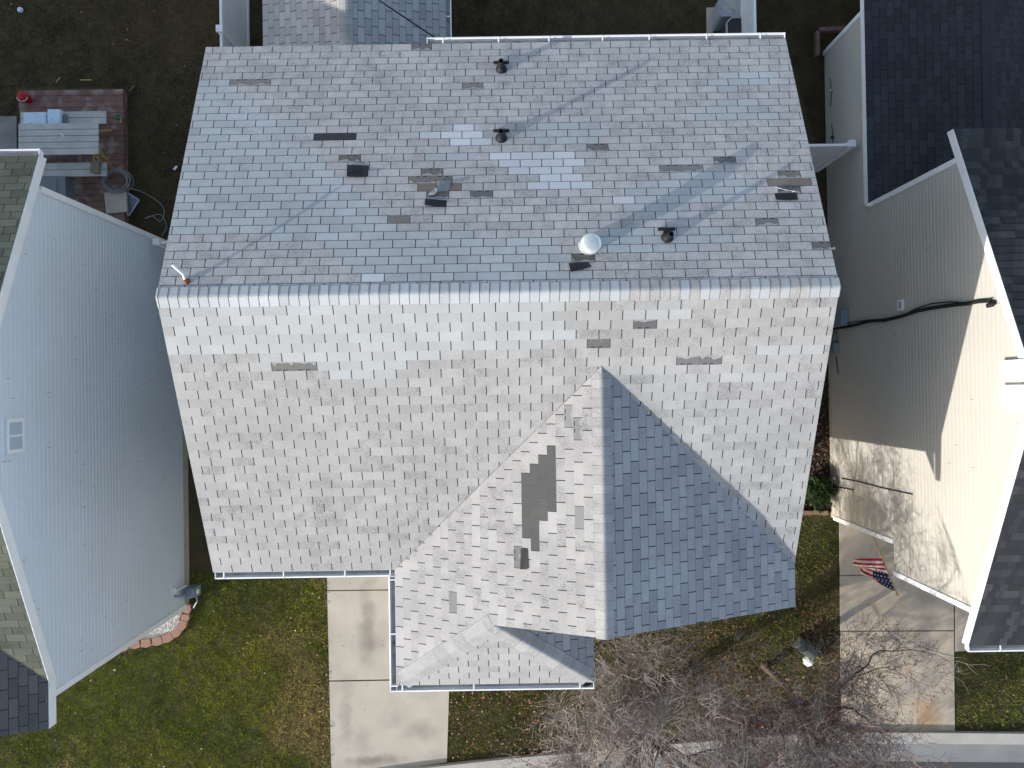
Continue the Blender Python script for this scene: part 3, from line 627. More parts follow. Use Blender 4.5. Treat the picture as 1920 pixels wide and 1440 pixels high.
siding_y(mb, LY1, 1, lambda z: (LE + .3, LX), .28, LZb); siding_y(mb, LY0, -1, lambda z: (LE + .3, LX), .28, LZf); siding_x(mb, LE + .3, -1, g_, .28, LZR - .12); obj('wall', mb, [M_SIDL, M_SEAM], left)
mb = MB(); mb.prism([(LX + .005, LY0 + .005), (LX + .005, LY1 - .005), (LE + .35, LY1 - .005), (LE + .35, LY0 + .005)], -.05, .285); obj('foundation', mb, M_FOUND, left)
for y, sg in ((LY0, -1), (LY1, 1)): mb = MB(); mb.box((LX - .025, y + sg * -.025, 2.85), (.11, .11, 5.25)); obj('corner_board', mb, M_WHITE, left)
gutter(left, (lx, LYb + .005, LZb - .02), (LE, LYb + .005, LZb - .02), (0, 1, 0), spots=(.09, .4, .7))
mb = MB(); mb.box((LX + .025, -.62, 6.2), (.05, .56, .40)); w_ = obj('window', mb, M_WHITE, left)
for k in (0, 1):
    mb = MB(); mb.box((LX + .053, -.62 + (k - .5) * .235, 6.2), (.008, .2, .29)); obj('pane', mb, M_PANE, w_)
mb = MB(); mb.box((LX + .02, -4.62, .85), (.04, .14, .14)); mb.tube([(LX + .03, -4.62, .85), (LX + .1, -4.62, .84), (LX + .14, -4.61, .6), (LX + .16, -4.6, .5)], .018, 8); obj('pipe_outlet', mb, [M_WHITE], left)
# ------------------------------------------------------------------ right neighbour
NX, NY0, NYu, NY1, NYR, NZR = 7.91, -3.3, -3.95, 3.93, -.2, 7.12; TN = .405; NE = 14.0; nx = NX - .04
NYb, NYf = 4.47, -4.56; NZb = NZR - TN * (NYb - NYR); NZf = NZR - TN * (NYR - NYf)
right = thing('house', 'neighbouring house on the right with tall beige siding wall and black shingle roof', 'house', (10.5, 0, 0))
def dark_col(P, k, i):
    h = hsh(k, i, 5.5); j = .6 + .6 * h * h; return (.05 * j, .053 * j, .058 * j, .3)
V_, q = slopevec(0, -1, TN); mb = MB(); shingles(mb, (nx, NYb, NZb), (-1, 0, 0), V_, [[(0, 0), (-(NE - nx), 0), (-(NE - nx), (NYb - NYR) * q), (0, (NYb - NYR) * q)]], dark_col, off=.37, base=(.012, .012, .012, 0), w=.13, gap=.0, th=.006, seed=21); obj('roof_slope', mb, M_SH, right)
V_, q = slopevec(0, 1, TN); mb = MB(); shingles(mb, (nx, NYf, NZf), (1, 0, 0), V_, [[(0, 0), (NE - nx, 0), (NE - nx, (NYR - NYf) * q), (0, (NYR - NYf) * q)]], dark_col, off=.37, base=(.012, .012, .012, 0), w=.13, gap=.0, th=.006, seed=22); obj('roof_slope', mb, M_SH, right)
mb = MB(); caps(mb, (nx, NYR, NZR), (NE, NYR, NZR), Vector((0, 1, -TN)).normalized(), Vector((0, -1, -TN)).normalized(), lambda k: (.05, .052, .057, .2)); obj('ridge_cap', mb, M_SH, right)
mb = MB(); rx = nx - .012
rake(mb, (rx, NYb, NZb + .012), (rx, NYR, NZR + .012), (-1, 0, 0), h=.17, th=.06); rake(mb, (rx, NYf, NZf + .012), (rx, NYR, NZR + .012), (-1, 0, 0), h=.17, th=.06)
obj('rake_board', mb, M_WHITE, right)
mb = MB(); g_ = gab(NYu, NY1, NYR, NZR - .1, TN, TN, NZf - .15)
ZJ = 2.93
siding_x(mb, NX, -1, lambda z: (NY0, NY1), .2, ZJ, seams=26, seed=5); siding_x(mb, NX, -1, g_, ZJ, NZR - .12, seams=34, seed=6)
siding_y(mb, NY0, -1, lambda z: (NX, NE - .3), .2, ZJ); siding_y(mb, NYu, -1, lambda z: (NX, NE - .3), ZJ, NZf); siding_y(mb, NY1, 1, lambda z: (NX, NE - .3), .2, NZb); siding_x(mb, NE - .3, 1, g_, .2, NZR - .12)
mb.face([(NX, NY0, ZJ - .002), (NX, NYu, ZJ - .002), (NE - .3, NYu, ZJ - .002), (NE - .3, NY0, ZJ - .002)]); obj('wall', mb, [M_SIDR, M_SEAM], right)
mb = MB(); mb.prism([(NX + .004, NY0 + .005), (NX + .004, NY1), (NE - .35, NY1), (NE - .35, NY0 + .005)], -.05, .205); obj('foundation', mb, M_FOUND, right)
def cz(y, sy, z0, z1): mb = MB(); mb.box((NX + .022, y - sy * .022, (z0 + z1) / 2), (.1, .1, z1 - z0)); obj('corner_board', mb, M_WHITE, right)
cz(NY0, -1, .2, ZJ - .01); cz(NYu, -1, ZJ - .02, NZf + .2); cz(NY1, 1, 2.2, NZb + .15)
gutter(right, (NX - .03, NYf - .005, NZf - .02), (NE, NYf - .005, NZf - .02), (0, -1, 0), spots=(.09, .4, .7))
# gable louvres near the peak
for yc in (.17, -.22):
    mb = MB(); mb.box((NX - .05, yc, 6.62), (.10, .345, .46))
    for k in range(5): mb.box((NX - .103, yc, 6.45 + .085 * k), (.02, .30, .05), 0, Matrix.Rotation(.5, 3, 'Y'))
    obj('gable_vent', mb, M_WHITE, right)
# cable, boxes and wires fixed to the wall
def onwall(px, py, x=NX - .03):
    d = RM @ Vector(((px - 960) / F, -(py - 720) / F, -1)); k = x / d.x; return Vector((0, 0, H)) + d * k
mb = MB(); pts = [onwall(*p) for p in ((1562, 615), (1578, 614), (1605, 609), (1630, 602), (1660, 600), (1690, 593), (1720, 583), (1750, 577), (1785, 572), (1815, 569), (1835, 565), (1850, 564), (1862, 567))]
mb.tube(pts, .035, 8); mb.tube([p + Vector((-.02, .05 * math.sin(i * 1.1) + .03, 0)) for i, p in enumerate(pts)], .012, 6); mb.tube([pts[-1], pts[-1] + Vector((-.05, -.04, .06)), pts[-1] + Vector((-.08, -.05, -.02))], .04, 8); obj('service_cable', mb, M_CABLE, right, smooth=True)
for pl, nm in (([(1578, 897), (1610, 903), (1650, 914), (1710, 927)], 'wire'), ([(1556, 911), (1575, 914), (1600, 919)], 'wire'), ([(1568, 668), (1570, 690), (1572, 702)], 'wire')):
    mb = MB(); mb.tube([onwall(*p) for p in pl], .010 if nm == 'wire' else .02, 6); obj(nm, mb, M_CABLE, right)
p0 = onwall(1586, 597, NX); mb = MB(); mb.box((NX - .1, p0.y, p0.z - .12), (.2, .36, .62)); bx_ = obj('meter_box', mb, M_METER, right)
mb = MB(); mb.lathe([(.09, 0), (.09, .1), (.06, .13)], (NX - .2, p0.y + .03, p0.z - .22), 18, 0, Matrix.Rotation(-math.pi / 2, 3, 'Y')); obj('meter_dial', mb, M_ACG, bx_)
p0 = onwall(1573, 652, NX); mb = MB(); mb.box((NX - .075, p0.y, p0.z - .1), (.15, .24, .34)); obj('utility_box', mb, M_METER, right)
p0 = onwall(1571, 633, NX); mb = MB(); mb.box((NX - .06, p0.y, p0.z - .1), (.12, .16, .26)); obj('utility_box', mb, M_METER, right)
p0 = onwall(1691, 572, NX); mb = MB(); mb.box((NX - .02, p0.y, p0.z), (.04, .21, .19)); v_ = obj('wall_vent', mb, M_WHITE, right); mb = MB(); mb.box((NX - .043, p0.y, p0.z), (.01, .13, .10)); obj('vent_flap', mb, M_ACG, v_)
for q in ((1560, 171), (1563, 258)):
    p0 = onwall(*q, NX); mb = MB(); mb.tube([p0 + Vector((-.02, dy, .03 * math.cos(dy * 9) - .02)) for dy in (-.35, -.18, 0, .18, .35)], .008, 5); l_ = obj('lamp_wire', mb, M_CABLE, right)
    mb = MB(); mb.lathe([(.03, 0), (.045, .04), (.02, .09)], p0 + Vector((-.05, 0, 0)), 10); obj('wall_lamp', mb, M_STONE if q[1] < 200 else M_ACD, l_)
# low wing of the right neighbour
nw = thing('rear_wing', 'low rear wing with dark charcoal shingle roof behind the beige house on the right', 'house wing', (9.5, 6.2, 0))
EZ, EY0, EY1 = 2.25, 3.94, 11.5; ex = NX - .06; ER = at(1858, 180, 3.1).x; te = .40; ERZ = EZ + te * (ER - ex)
def wing_col(P, k, i): h = hsh(k, i, 8.1); j = .8 + .4 * h; return (.042 * j, .044 * j, .052 * j, .3)
V_, q = slopevec(1, 0, te); mb = MB(); shingles(mb, (ex, EY1, EZ), (0, -1, 0), V_, [[(0, 0), (EY1 - EY0, 0), (EY1 - EY0, (ER - ex) * q), (0, (ER - ex) * q)]], wing_col, off=-.43, base=(.01, .01, .011, 0), seed=31, gap=.012); obj('roof_slope', mb, M_SH, nw)
V_, q = slopevec(-1, 0, te); mb = MB(); wE = 2 * ER - ex; shingles(mb, (wE, EY0, EZ), (0, 1, 0), V_, [[(0, 0), (EY1 - EY0, 0), (EY1 - EY0, (ER - ex) * q), (0, (ER - ex) * q)]], wing_col, off=.43, base=(.01, .01, .011, 0), seed=32, gap=.012); obj('roof_slope', mb, M_SH, nw)
mb = MB(); caps(mb, (ER, EY1, ERZ), (ER, EY0 + .02, ERZ), Vector((-1, 0, -te)).normalized(), Vector((1, 0, -te)).normalized(), lambda k: (.042, .045, .055, .2)); obj('ridge_cap', mb, M_SH, nw)
mb = MB(); rake(mb, (ex - .012, EY0, EZ + .012), (ex - .012, EY1, EZ + .012), (-1, 0, 0), h=.15, th=.045); obj('rake_board', mb, M_WHITE, nw)
mb = MB(); mb.box((NX + .13, EY0 - .03, EZ - .02), (.42, .06, .10)); obj('return_trim', mb, M_WHITE, nw)
EC = 8.25; mb = MB(); siding_x(mb, NX, -1, lambda z: (NY1 + .005, EC), .15, 2.2, seams=14, seed=9); siding_y(mb, EC, 1, lambda z: (NX, wE - .1), .15, 2.2); siding_x(mb, wE - .1, 1, lambda z: (NY1, EC), .15, 2.2); obj('wall', mb, [M_SIDR, M_SEAM], nw)
mb = MB(); mb.box((NX + .022, EC - .022, 1.15), (.1, .1, 2.1)); obj('corner_board', mb, M_WHITE, nw)
for xx in (NX + .3, wE - .3): mb = MB(); mb.box((xx, EY1 - .3, 1.1), (.12, .12, 2.2)); obj('porch_post', mb, M_WHITE, nw)
# flag on its pole
fl = thing('flag', 'striped red, white and blue flag hanging from a slanted pole on the beige house', 'flag', (8.0, -3.32, 1.9))
PA, PB = at(1636, 1004, 1.95), at(1682, 1113, 3.0); mb = MB(); mb.tube([PA, PB], .014, 8); pl_ = obj('pole', mb, M_WOODP, fl)
mb = MB(); ax = (PB - PA).normalized(); mb.tube([PB - ax * .02, PB + ax * .03, PB + ax * .06], [.012, .028, .006], 10); obj('finial', mb, M_GOLD, fl)
mb = MB(); NA, NBn = 26, 40; hoist = PB - ax * .05; SPAN = .80; g = []
for a in range(NA + 1):
    for b in range(NBn + 1):
        s, t = a / NA, b / NBn
        top = hoist - ax * (SPAN * s)
        pull = t * .62                                          # cloth gathers below the tip
        fold = math.sin(s * 13 + t * 2.2) * .055 * t ** .7
        mid = hoist - ax * (SPAN * .46); p = top * (1 - pull) + Vector((mid.x, mid.y, top.z + (mid.z - top.z) * .35)) * pull
        p = p + Vector((-.14 * math.sin(t * 2.6) - .10 * s * t + fold, fold * .5 - .10 * t, -1.12 * t - .0 * s)); g.append(p)
Rd, Wh, Bl = (.34, .012, .03, 1), (.55, .53, .5, 1), (.012, .016, .07, 1)
for a in range(NA):
    for b in range(NBn):
        i = a * (NBn + 1) + b; c = Bl if (a < 14 and b < 16) else (Rd if (a // 2) % 2 == 0 else Wh)
        if c is Bl and a % 3 == 1 and b % 3 == 1: c = Wh
        mb.face([g[i], g[i + 1], g[i + NBn + 2], g[i + NBn + 1]], 0, c)
obj('flag_cloth', mb, M_FLAG, fl, smooth=True)
# ------------------------------------------------------------------ fences
def vfence(label, A, B, h=1.8, posts=(), loc=None, cap_at_end=False):
    A = Vector(A); B = Vector(B); f = thing('vinyl_fence', label, 'fence', (A + B) / 2, None); L = (B - A).length; T = (B - A).normalized(); n = Vector((0, 0, 1)).cross(T)
    mb = MB(); k = int(L / .15)
    for i in range(k): mb.bar(A + T * (L * i / k + .002) + Vector((0, 0, h / 2)), A + T * (L * (i + 1) / k - .004) + Vector((0, 0, h / 2)), .022 - .004 * (i % 2), h - .12)
    obj('panel', mb, M_WHITEV, f)
    for z in (h - .04, .1):
        mb = MB(); mb.bar(A + Vector((0, 0, z)), B + Vector((0, 0, z)), .055, .10); obj('rail', mb, M_WHITE, f)
    for s in posts:
        mb = MB(); p = A + T * (L * s); mb.box(p + Vector((0, 0, h / 2 + .03)), (.13, .13, h + .06)); mb.box(p + Vector((0, 0, h + .085)), (.15, .15, .05)); obj('post', mb, M_WHITE, f)
    return f
xf = at(442, 60, .9).x
fxa = at(467, 40, 0).x
vfence('white vinyl fence panel behind the house, left of the low rear wing', (fxa, YB - .3, 0), (fxa, 12.5, 0), 1.75, posts=((at(418, 55, 1.8).y - YB + .3) / (12.5 - YB + .3), 1.0))
fxb = at(1369, 20, 0).x
vfence('white vinyl fence running back from the rear gutter beside the outdoor cooling units', (fxb, YB - .3, 0), (fxb, 12.5, 0), 1.75, posts=(1.0,))
yy = at(1528, 318, 0).y
vfence('short white vinyl fence joining the house to the beige neighbour on the right', (X1 - .3, yy, 0), (NX - .10, yy, 0), 1.8, posts=(.97,))
vfence('short white vinyl fence joining the house to the grey neighbour on the left', (LX + .12, 3.42, 0), (X0 + .3, 3.35, 0), 1.8, posts=(.03,))
# ------------------------------------------------------------------ outdoor units behind the rear gutter
def hvac(name, label, c, sx, sy, h, body, top, cham):
    t = thing(name, label, 'cooling unit', (c[0], c[1], 0)); mb = MB(); a, b = sx / 2, sy / 2
    P = [(c[0] - a + cham, c[1] - b), (c[0] + a - cham * .3, c[1] - b), (c[0] + a, c[1] - b + cham * .3), (c[0] + a, c[1] + b), (c[0] - a + cham, c[1] + b), (c[0] - a, c[1] + b - cham), (c[0] - a, c[1] - b + cham)]
    mb.prism(P, .08, h); o = obj('casing', mb, body, t)
    mb = MB(); n = len(P)
    for i in range(n):
        p, q = Vector((*P[i], h)), Vector((*P[(i + 1) % n], h)); mb.bar(p, q, .035, .05)
    obj('top_rim', mb, top, t)
    mb = MB(); mb.lathe([(min(a, b) * .8, h), (min(a, b) * .8, h + .015)], (c[0], c[1], 0), 20); obj('fan_guard', mb, M_ACD if body is M_ACD else M_GUT, t)
    mb = MB(); mb.box((c[0], c[1], .04), (sx + .2, sy + .2, .08)); obj('pad', mb, M_CONC, t)
q = at(1382, 48, .85); hvac('cooling_unit', 'dark charcoal outdoor cooling unit with pale rim behind the rear gutter', (q.x, q.y - .12), .5, .62, .85, M_ACD, M_ACG, .12)
q = at(1374, 30, .8); hvac('cooling_unit', 'light grey boxy outdoor unit standing behind the charcoal cooling unit', (q.x - .03, q.y + .25), .56, .5, .8, M_ACG, M_ACG, .05)
# timber bed edge by the beige wall
tb = thing('timber_frame', 'reddish timber frame on the grass against the rear of the beige wall', 'garden frame', at(1550, 75, 0)); 
for a_, b_ in (((1532, 105), (1532, 60)), ((1535, 57), (1585, 55))):
    mb = MB(); mb.bar(at(*a_, .2), at(*b_, .2), .09, .16); mb.bar(at(*a_, .38), at(*b_, .38), .07, .10); obj('timber', mb, mat('old_red_timber', (.17, .1, .09, 1), .9, n1=(10, .3)), tb)
# ------------------------------------------------------------------ back yard: deck and what is on it
DZ = .22
deck = thing('deck', 'low red-stained timber deck, worn pale in places, in the back yard', 'deck', at(140, 290, 0))
a0, a1 = at(35, 170, DZ), at(230, 168, DZ); b1 = at(237, 440, DZ)
mb = MB(); y = a0.y; k = 0
while y > b1.y - .6:
    mb.box(((a0.x + a1.x) / 2 + .02 * hsh(k, 1.), y - .07, DZ - .02 + .004 * hsh(k, 2.)), (a1.x - a0.x, .137, .04)); y -= .145; k += 1
obj('deck_boards', mb, M_DECK, deck); mb = MB()
for xx in (a0.x + .03, (a0.x + a1.x) / 2, a1.x - .03): mb.box((xx, (a0.y + y) / 2, .09), (.05, a0.y - y - .05, .17))
obj('joists', mb, M_DECK, deck)
tz = DZ + .76; tbl = thing('picnic_table', 'weathered grey wooden picnic table with two benches standing on the red deck', 'picnic table', at(110, 262, DZ))
def planks(mb, px0, py0, px1, py1, z, n, th=.04):
    A, B = at(px0, py0, z), at(px1, py1, z); w = (A.y - B.y) / n
    for i in range(n): mb.box(((A.x + B.x) / 2 + .012 * (hsh(i, z) - .5), A.y - w * (i + .5), z - th / 2), (B.x - A.x, w - .012, th))
mb = MB(); planks(mb, 34, 232, 184, 289, tz, 5); obj('tabletop', mb, M_TABLE, tbl)
mb = MB(); planks(mb, 38, 210, 198, 232, DZ + .45, 2); obj('bench', mb, M_TABLE, tbl)
mb = MB(); planks(mb, 55, 306, 199, 330, DZ + .45, 2); obj('bench', mb, M_TABLE, tbl)
for px in (55, 178):
    mb = MB(); c0, c1 = at(px, 218, DZ + .40), at(px, 320, DZ + .40); mb.bar(c0, c1, .045, .09)
    m1, m2 = at(px, 240, tz - .05), at(px, 282, tz - .05); mb.bar(m1, m2, .045, .09)
    for m_, yo in ((m1, .35), (m2, -.35)): mb.bar((m_.x + .05, m_.y - yo * .2, tz - .06), (m_.x - .02, m_.y + yo * .6, DZ), .045, .09, up=(1, 0, 0))
    obj('leg', mb, M_RAW, tbl)
mb = MB(); mb.bar(at(178, 288, DZ + .35), at(190, 305, DZ + .42), .05, .09); obj('brace', mb, M_RAW, tbl)
def item(name, label, cat, mb, m, base, group=None): return tag(obj(name, mb, m, base=base), label, cat, group)
p = at(55, 188, DZ); mb = MB(); mb.lathe([(.09, 0), (.125, .24), (.14, .25), (.135, .27), (.10, .30), (.03, .31)], p, 7); bk = thing('bucket', 'small red bucket on the corner of the deck', 'bucket', p); obj('pail', mb, M_RED, bk)
mb = MB(); mb.tube([p + Vector((.13 * math.cos(a), .1 * math.sin(a) - .03, .26 + .0 * a)) for a in [math.pi + k * math.pi / 8 for k in range(9)]], .008, 6); obj('handle', mb, M_WHITE, bk)
bz = DZ + .45
def boxpx(x0, y0, x1, y1, z0, h, rot=0.):
    A, B = at(x0, y0, z0 + h), at(x1, y1, z0 + h); mb = MB(); c = (A + B) / 2; mb.box((c.x, c.y, z0 + h / 2), (B.x - A.x, A.y - B.y, h), 0, Matrix.Rotation(rot, 3, 'Z')); return mb, Vector((c.x, c.y, z0))
mb, c = boxpx(44, 211, 86, 232, bz, .10, .02); item('tray', 'pale blue streaked tray lying on the far bench of the picnic table', 'tray', mb, M_PALE, c)
mb, c = boxpx(89, 205, 113, 232, bz + .001, .13, -.02); item('tray', 'taller pale blue box with dark lines beside the streaked tray', 'box', mb, M_PALE, c)
mb, c = boxpx(114, 214, 125, 232, bz, .05, .12); item('slate', 'small dark panel leaning next to the pale blue box', 'panel', mb, M_BIN, c)
mb, c = boxpx(170, 300, 185, 323, bz, .12, -.15); item('carton', 'small brown carton on the near bench of the picnic table', 'carton', mb, M_CANV, c)
mb = MB(); mb.tube([at(113, 250, tz + .012), at(121, 257, tz + .012)], .012, 6); item('stick', 'short white stick lying on the picnic tabletop', 'stick', mb, M_WHITE, at(117, 253, tz))
p = at(96, 352, DZ); tub = thing('storage_tub', 'grey plastic storage tub on the deck beside the near bench', 'tub', p)
A, B = at(72, 331, DZ + .45), at(122, 372, DZ + .45); mb = MB(); cx, cy = (A.x + B.x) / 2, (A.y + B.y) / 2; sx, sy = (B.x - A.x) / 2, (A.y - B.y) / 2
lo = [(cx - sx * .85, cy - sy * .85, DZ), (cx + sx * .85, cy - sy * .85, DZ), (cx + sx * .85, cy + sy * .85, DZ), (cx - sx * .85, cy + sy * .85, DZ)]; hi = [(cx - sx, cy - sy, DZ + .42), (cx + sx, cy - sy, DZ + .42), (cx + sx, cy + sy, DZ + .42), (cx - sx, cy + sy, DZ + .42)]
mb.face(lo[::-1]); [mb.face([lo[i], lo[(i + 1) % 4], hi[(i + 1) % 4], hi[i]]) for i in range(4)]; obj('tub_body', mb, M_BIN, tub)
mb = MB(); mb.box((cx, cy, DZ + .44), (sx * 2.06, sy * 2.06, .03)); mb.box((cx - .06, cy, DZ + .462), (sx * 1.2, sy * 1.6, .02)); obj('lid', mb, M_BIN, tub)
p = at(221, 220, DZ); mb = MB(); mb.lathe([(.075, .0), (.075, .02), (.06, .03)], p + Vector((0, 0, .002)), 16); item('disc', 'flat green disc near the right edge of the deck', 'disc', mb, mat('green_disc', (.03, .12, .04, 1), .6), p)
mb = MB(); mb.tube([at(226, 219, DZ + .015), at(227, 230, DZ + .015)], .014, 6); item('stick', 'short pale stick beside the green disc on the deck', 'stick', mb, M_RAW, at(226, 225, DZ))
# hose coil with its loose end
c = at(221, 341, DZ + .03); mb = MB(); pts = []
for k in range(110):
    a = k * .42; r = .31 + .035 * math.sin(a * .37) - .0003 * k; pts.append(c + Vector((r * math.cos(a) * (1.05 + .06 * math.sin(a * .21)) + .03 * math.sin(a * .16), r * math.sin(a) * .88 + .02 * math.cos(a * .13), .0022 * k * .5)))
for q in ((240, 352), (262, 358), (285, 370), (303, 384), (308, 400), (300, 415), (285, 405), (272, 410), (300, 402), (312, 425), (303, 442)): pts.append(at(*q, .04))
def smooth_path(P, n=3):
    out = []
    for i in range(len(P) - 1):
        p0, p1, p2, p3 = P[max(i - 1, 0)], P[i], P[i + 1], P[min(i + 2, len(P) - 1)]
        for k in range(n):
            t = k / n; out.append(.5 * ((2 * p1) + (p2 - p0) * t + (2 * p0 - 5 * p1 + 4 * p2 - p3) * t * t + (3 * p1 - p0 - 3 * p2 + p3) * t ** 3))
    return out + [P[-1]]
mb.tube(smooth_path(pts, 2)[:-18] + smooth_path(pts[-11:], 5), .009, 6); item('garden_hose', 'coiled grey garden hose with loose end trailing from the deck onto grass', 'hose', mb, M_HOSE, c)
p = [at(195, 361, DZ + .05), at(236, 359, DZ + .05), at(238, 397, DZ + .05), at(199, 400, DZ + .05)]; mb = MB(); mb.prism([(q.x, q.y) for q in p], DZ + .002, DZ + .05); item('paving_slab', 'square beige slab lying below the hose coil on the deck', 'slab', mb, M_STONE, at(216, 380, DZ))
p = [at(238, 361, .2), at(261, 375, .16), at(243, 403, .12), at(239, 403, .14)]; q_ = sum(p, Vector()) / 4; gp = thing('framed_panel', 'grey framed glass panel propped on the deck edge beside the beige slab', 'panel', q_)
mb = MB(); mb.face(p); mb.face([v - Vector((0, 0, .015)) for v in p][::-1]); obj('glass', mb, M_GLASS, gp)
mb = MB(); [mb.bar(p[i], p[(i + 1) % 4], .03, .03) for i in range(4)]; obj('frame', mb, M_ACG, gp)
for i, (x0, y0, x1, y1, lab) in enumerate(((105, 155, 113, 145, 'thin yellow stick in the grass, nearest the bucket'), (150, 150, 172, 150, 'thin yellow stick lying level in the grass above the deck'), (243, 171, 252, 160, 'thin reddish stick in the grass off the deck corner'))):
    mb = MB(); mb.tube([at(x0, y0, .05), at(x1, y1, .05)], .014, 5); item('stick', lab, 'stick', mb, M_RAW if i < 2 else M_BRICK, at(x0, y0, 0))
mb = MB(); mb.box(at(329, 315, .04), (.12, .05, .03), 0, Matrix.Rotation(.8, 3, 'Z')); item('scrap', 'small white scrap on the dark grass beside the roof edge', 'litter', mb, M_WHITE, at(329, 315, 0))
mb = MB(); mb.lathe([(.02, 0), (.07, .02), (.06, .07), (.02, .09)], at(40, 20, .01), 7); item('scrap', 'crumpled white scrap on the back yard grass far from the deck', 'litter', mb, M_PALE, at(40, 20, 0))
# ------------------------------------------------------------------ left neighbour's gravel bed and meter
bc = at(283, 1143, 0); EDGE = [(357, 1133), (354, 1152), (351, 1166), (341, 1184), (326, 1197), (306, 1206), (285, 1210), (264, 1213), (243, 1215), (222, 1222), (200, 1232)]
ep = [at(x, y, .12) for x, y in EDGE]; bm = MB()
rg = random.Random(4)
for i in range(len(ep) - 1):
    a_, b_ = ep[i], ep[i + 1]; T = (b_ - a_).normalized(); n = Vector((T.y, -T.x, 0))
    if n.dot((a_ + b_) / 2 - at(270, 1140, .12)) > 0: n = -n
    w = .17; A2, B2 = a_ + n * w + T * .03, b_ + n * w - T * .03; m_ = (a_ + b_) / 2 - n * .035
    ring = [a_ + T * .006, m_, b_ - T * .006, B2, A2]; mb = MB(); mb.prism([(q.x, q.y) for q in ring], 0, .13 + .006 * rg.random())
    item('edging_block', 'reddish scalloped edging block in the curved border of the white gravel bed', 'edging block', mb, M_BRICK, ((a_ + b_) / 2).to_2d().to_3d(), 'edging blocks round the gravel bed')
inner = [p + Vector((0, 0, 0)) for p in [at(x, y, 0) for x, y in [(346, 1130), (342, 1150), (335, 1172), (318, 1188), (290, 1198), (250, 1204), (215, 1215), (160, 1215), (160, 1100), (330, 1110)]]]
IP = [(p.x, p.y) for p in inner]
mb = MB(); mb.face([(x, y, .06) for x, y in IP]); kind(obj('gravel_bed', mb, mat('gravel_base', (.55, .53, .5, 1), .9, n1=(60, .5))), 'structure')
def scatter_boxes(name, poly, n, smin, smax, cols, m, z, seed, flat=.6):
    rg = np.random.default_rng(seed); xs = [p[0] for p in poly]; ys = [p[1] for p in poly]; V = []; T = []; CO = []; c = 0
    base = np.array([(1, 0, 0), (-1, 0, 0), (0, 1, 0), (0, -1, 0), (0, 0, 1), (0, 0, -1)], float); tri = np.array([(4, 0, 2), (4, 2, 1), (4, 1, 3), (4, 3, 0), (5, 2, 0), (5, 1, 2), (5, 3, 1), (5, 0, 3)])
    while c < n:
        x, y = rg.uniform(min(xs), max(xs)), rg.uniform(min(ys), max(ys))
        if not inpoly(x, y, poly): continue
        s = rg.uniform(smin, smax); a = rg.uniform(0, 6.3); b = base * s * np.array([1, rg.uniform(.5, .9), flat]); b = b @ np.array([[math.cos(a), math.sin(a), 0], [-math.sin(a), math.cos(a), 0], [0, 0, 1]])
        V.append(b + np.array([x, y, z + rg.uniform(0, .02)])); T.append(tri + 6 * c); k = np.array(cols[rg.integers(len(cols))]) * rg.uniform(.75, 1.2); CO.append(np.tile(np.append(k, 1), (6, 1))); c += 1
    o = npobj(name, np.concatenate(V), np.concatenate(T), m, np.concatenate(CO)); return kind(o, 'stuff')
tag(scatter_boxes('gravel', IP, 3800, .012, .024, [(.7, .68, .66), (.6, .57, .53), (.75, .75, .75), (.5, .47, .44)], M_GRAVEL, .065, 3), 'white gravel filling the bed against the left house', 'gravel')
p = at(362, 1108, .35); gm = thing('gas_meter', 'blue-grey gas meter with pipe and white dial at the foot of the left wall', 'gas meter', (p.x, p.y, 0))
mb = MB(); mb.box((p.x, p.y, .36), (.26, .24, .30)); mb.lathe([(.12, .5), (.13, .54), (.08, .6)], (p.x, p.y, 0), 14); obj('meter_body', mb, M_METER, gm)
mb = MB(); mb.box((p.x + .13, p.y, .42), (.05, .10, .12)); obj('dial', mb, M_WHITE, gm)
mb = MB(); mb.tube([(p.x - .06, p.y, .5), (p.x - .06, p.y, .75), (LX + .06, p.y, .8), (LX + .02, p.y, .8)], .025, 8); mb.tube([(p.x + .05, p.y - .1, .3), (p.x + .03, p.y - .3, .2), (p.x - .12, p.y - .5, .08), (p.x - .12, p.y - .5, 0)], .022, 8); obj('pipe', mb, M_METER, gm)
# ------------------------------------------------------------------ planting strip by the beige wall
SP = [(q.x, q.y) for q in [at(x, y, 0) for x, y in ((1500, 560), (1556, 560), (1556, 958), (1440, 958), (1440, 800))]]
mb = MB(); mb.face([(x, y, .012) for x, y in SP]); kind(obj('mulch_bed', mb, M_MULCH), 'structure')
tag(scatter_boxes('bark_chips', SP, 2600, .012, .045, [(.10, .06, .04), (.06, .04, .03), (.2, .13, .08), (.035, .03, .028)], M_CHIP, .02, 8, .3), 'brown bark chips on the narrow planting strip beside the beige wall', 'mulch')
for k, (x0, x1) in enumerate(((1497, 1522), (1523, 1552))):
    A, B = at(x0, 961, .08), at(x1, 962, .08); mb = MB(); mb.bar((A.x, A.y, .05), (B.x, B.y, .05), .10, .10); item('border_brick', ('reddish border brick below the small shrub, nearer the patched house', 'reddish border brick below the small shrub, touching the beige wall')[k], 'brick', mb, M_BRICK, (A + B) / 2)
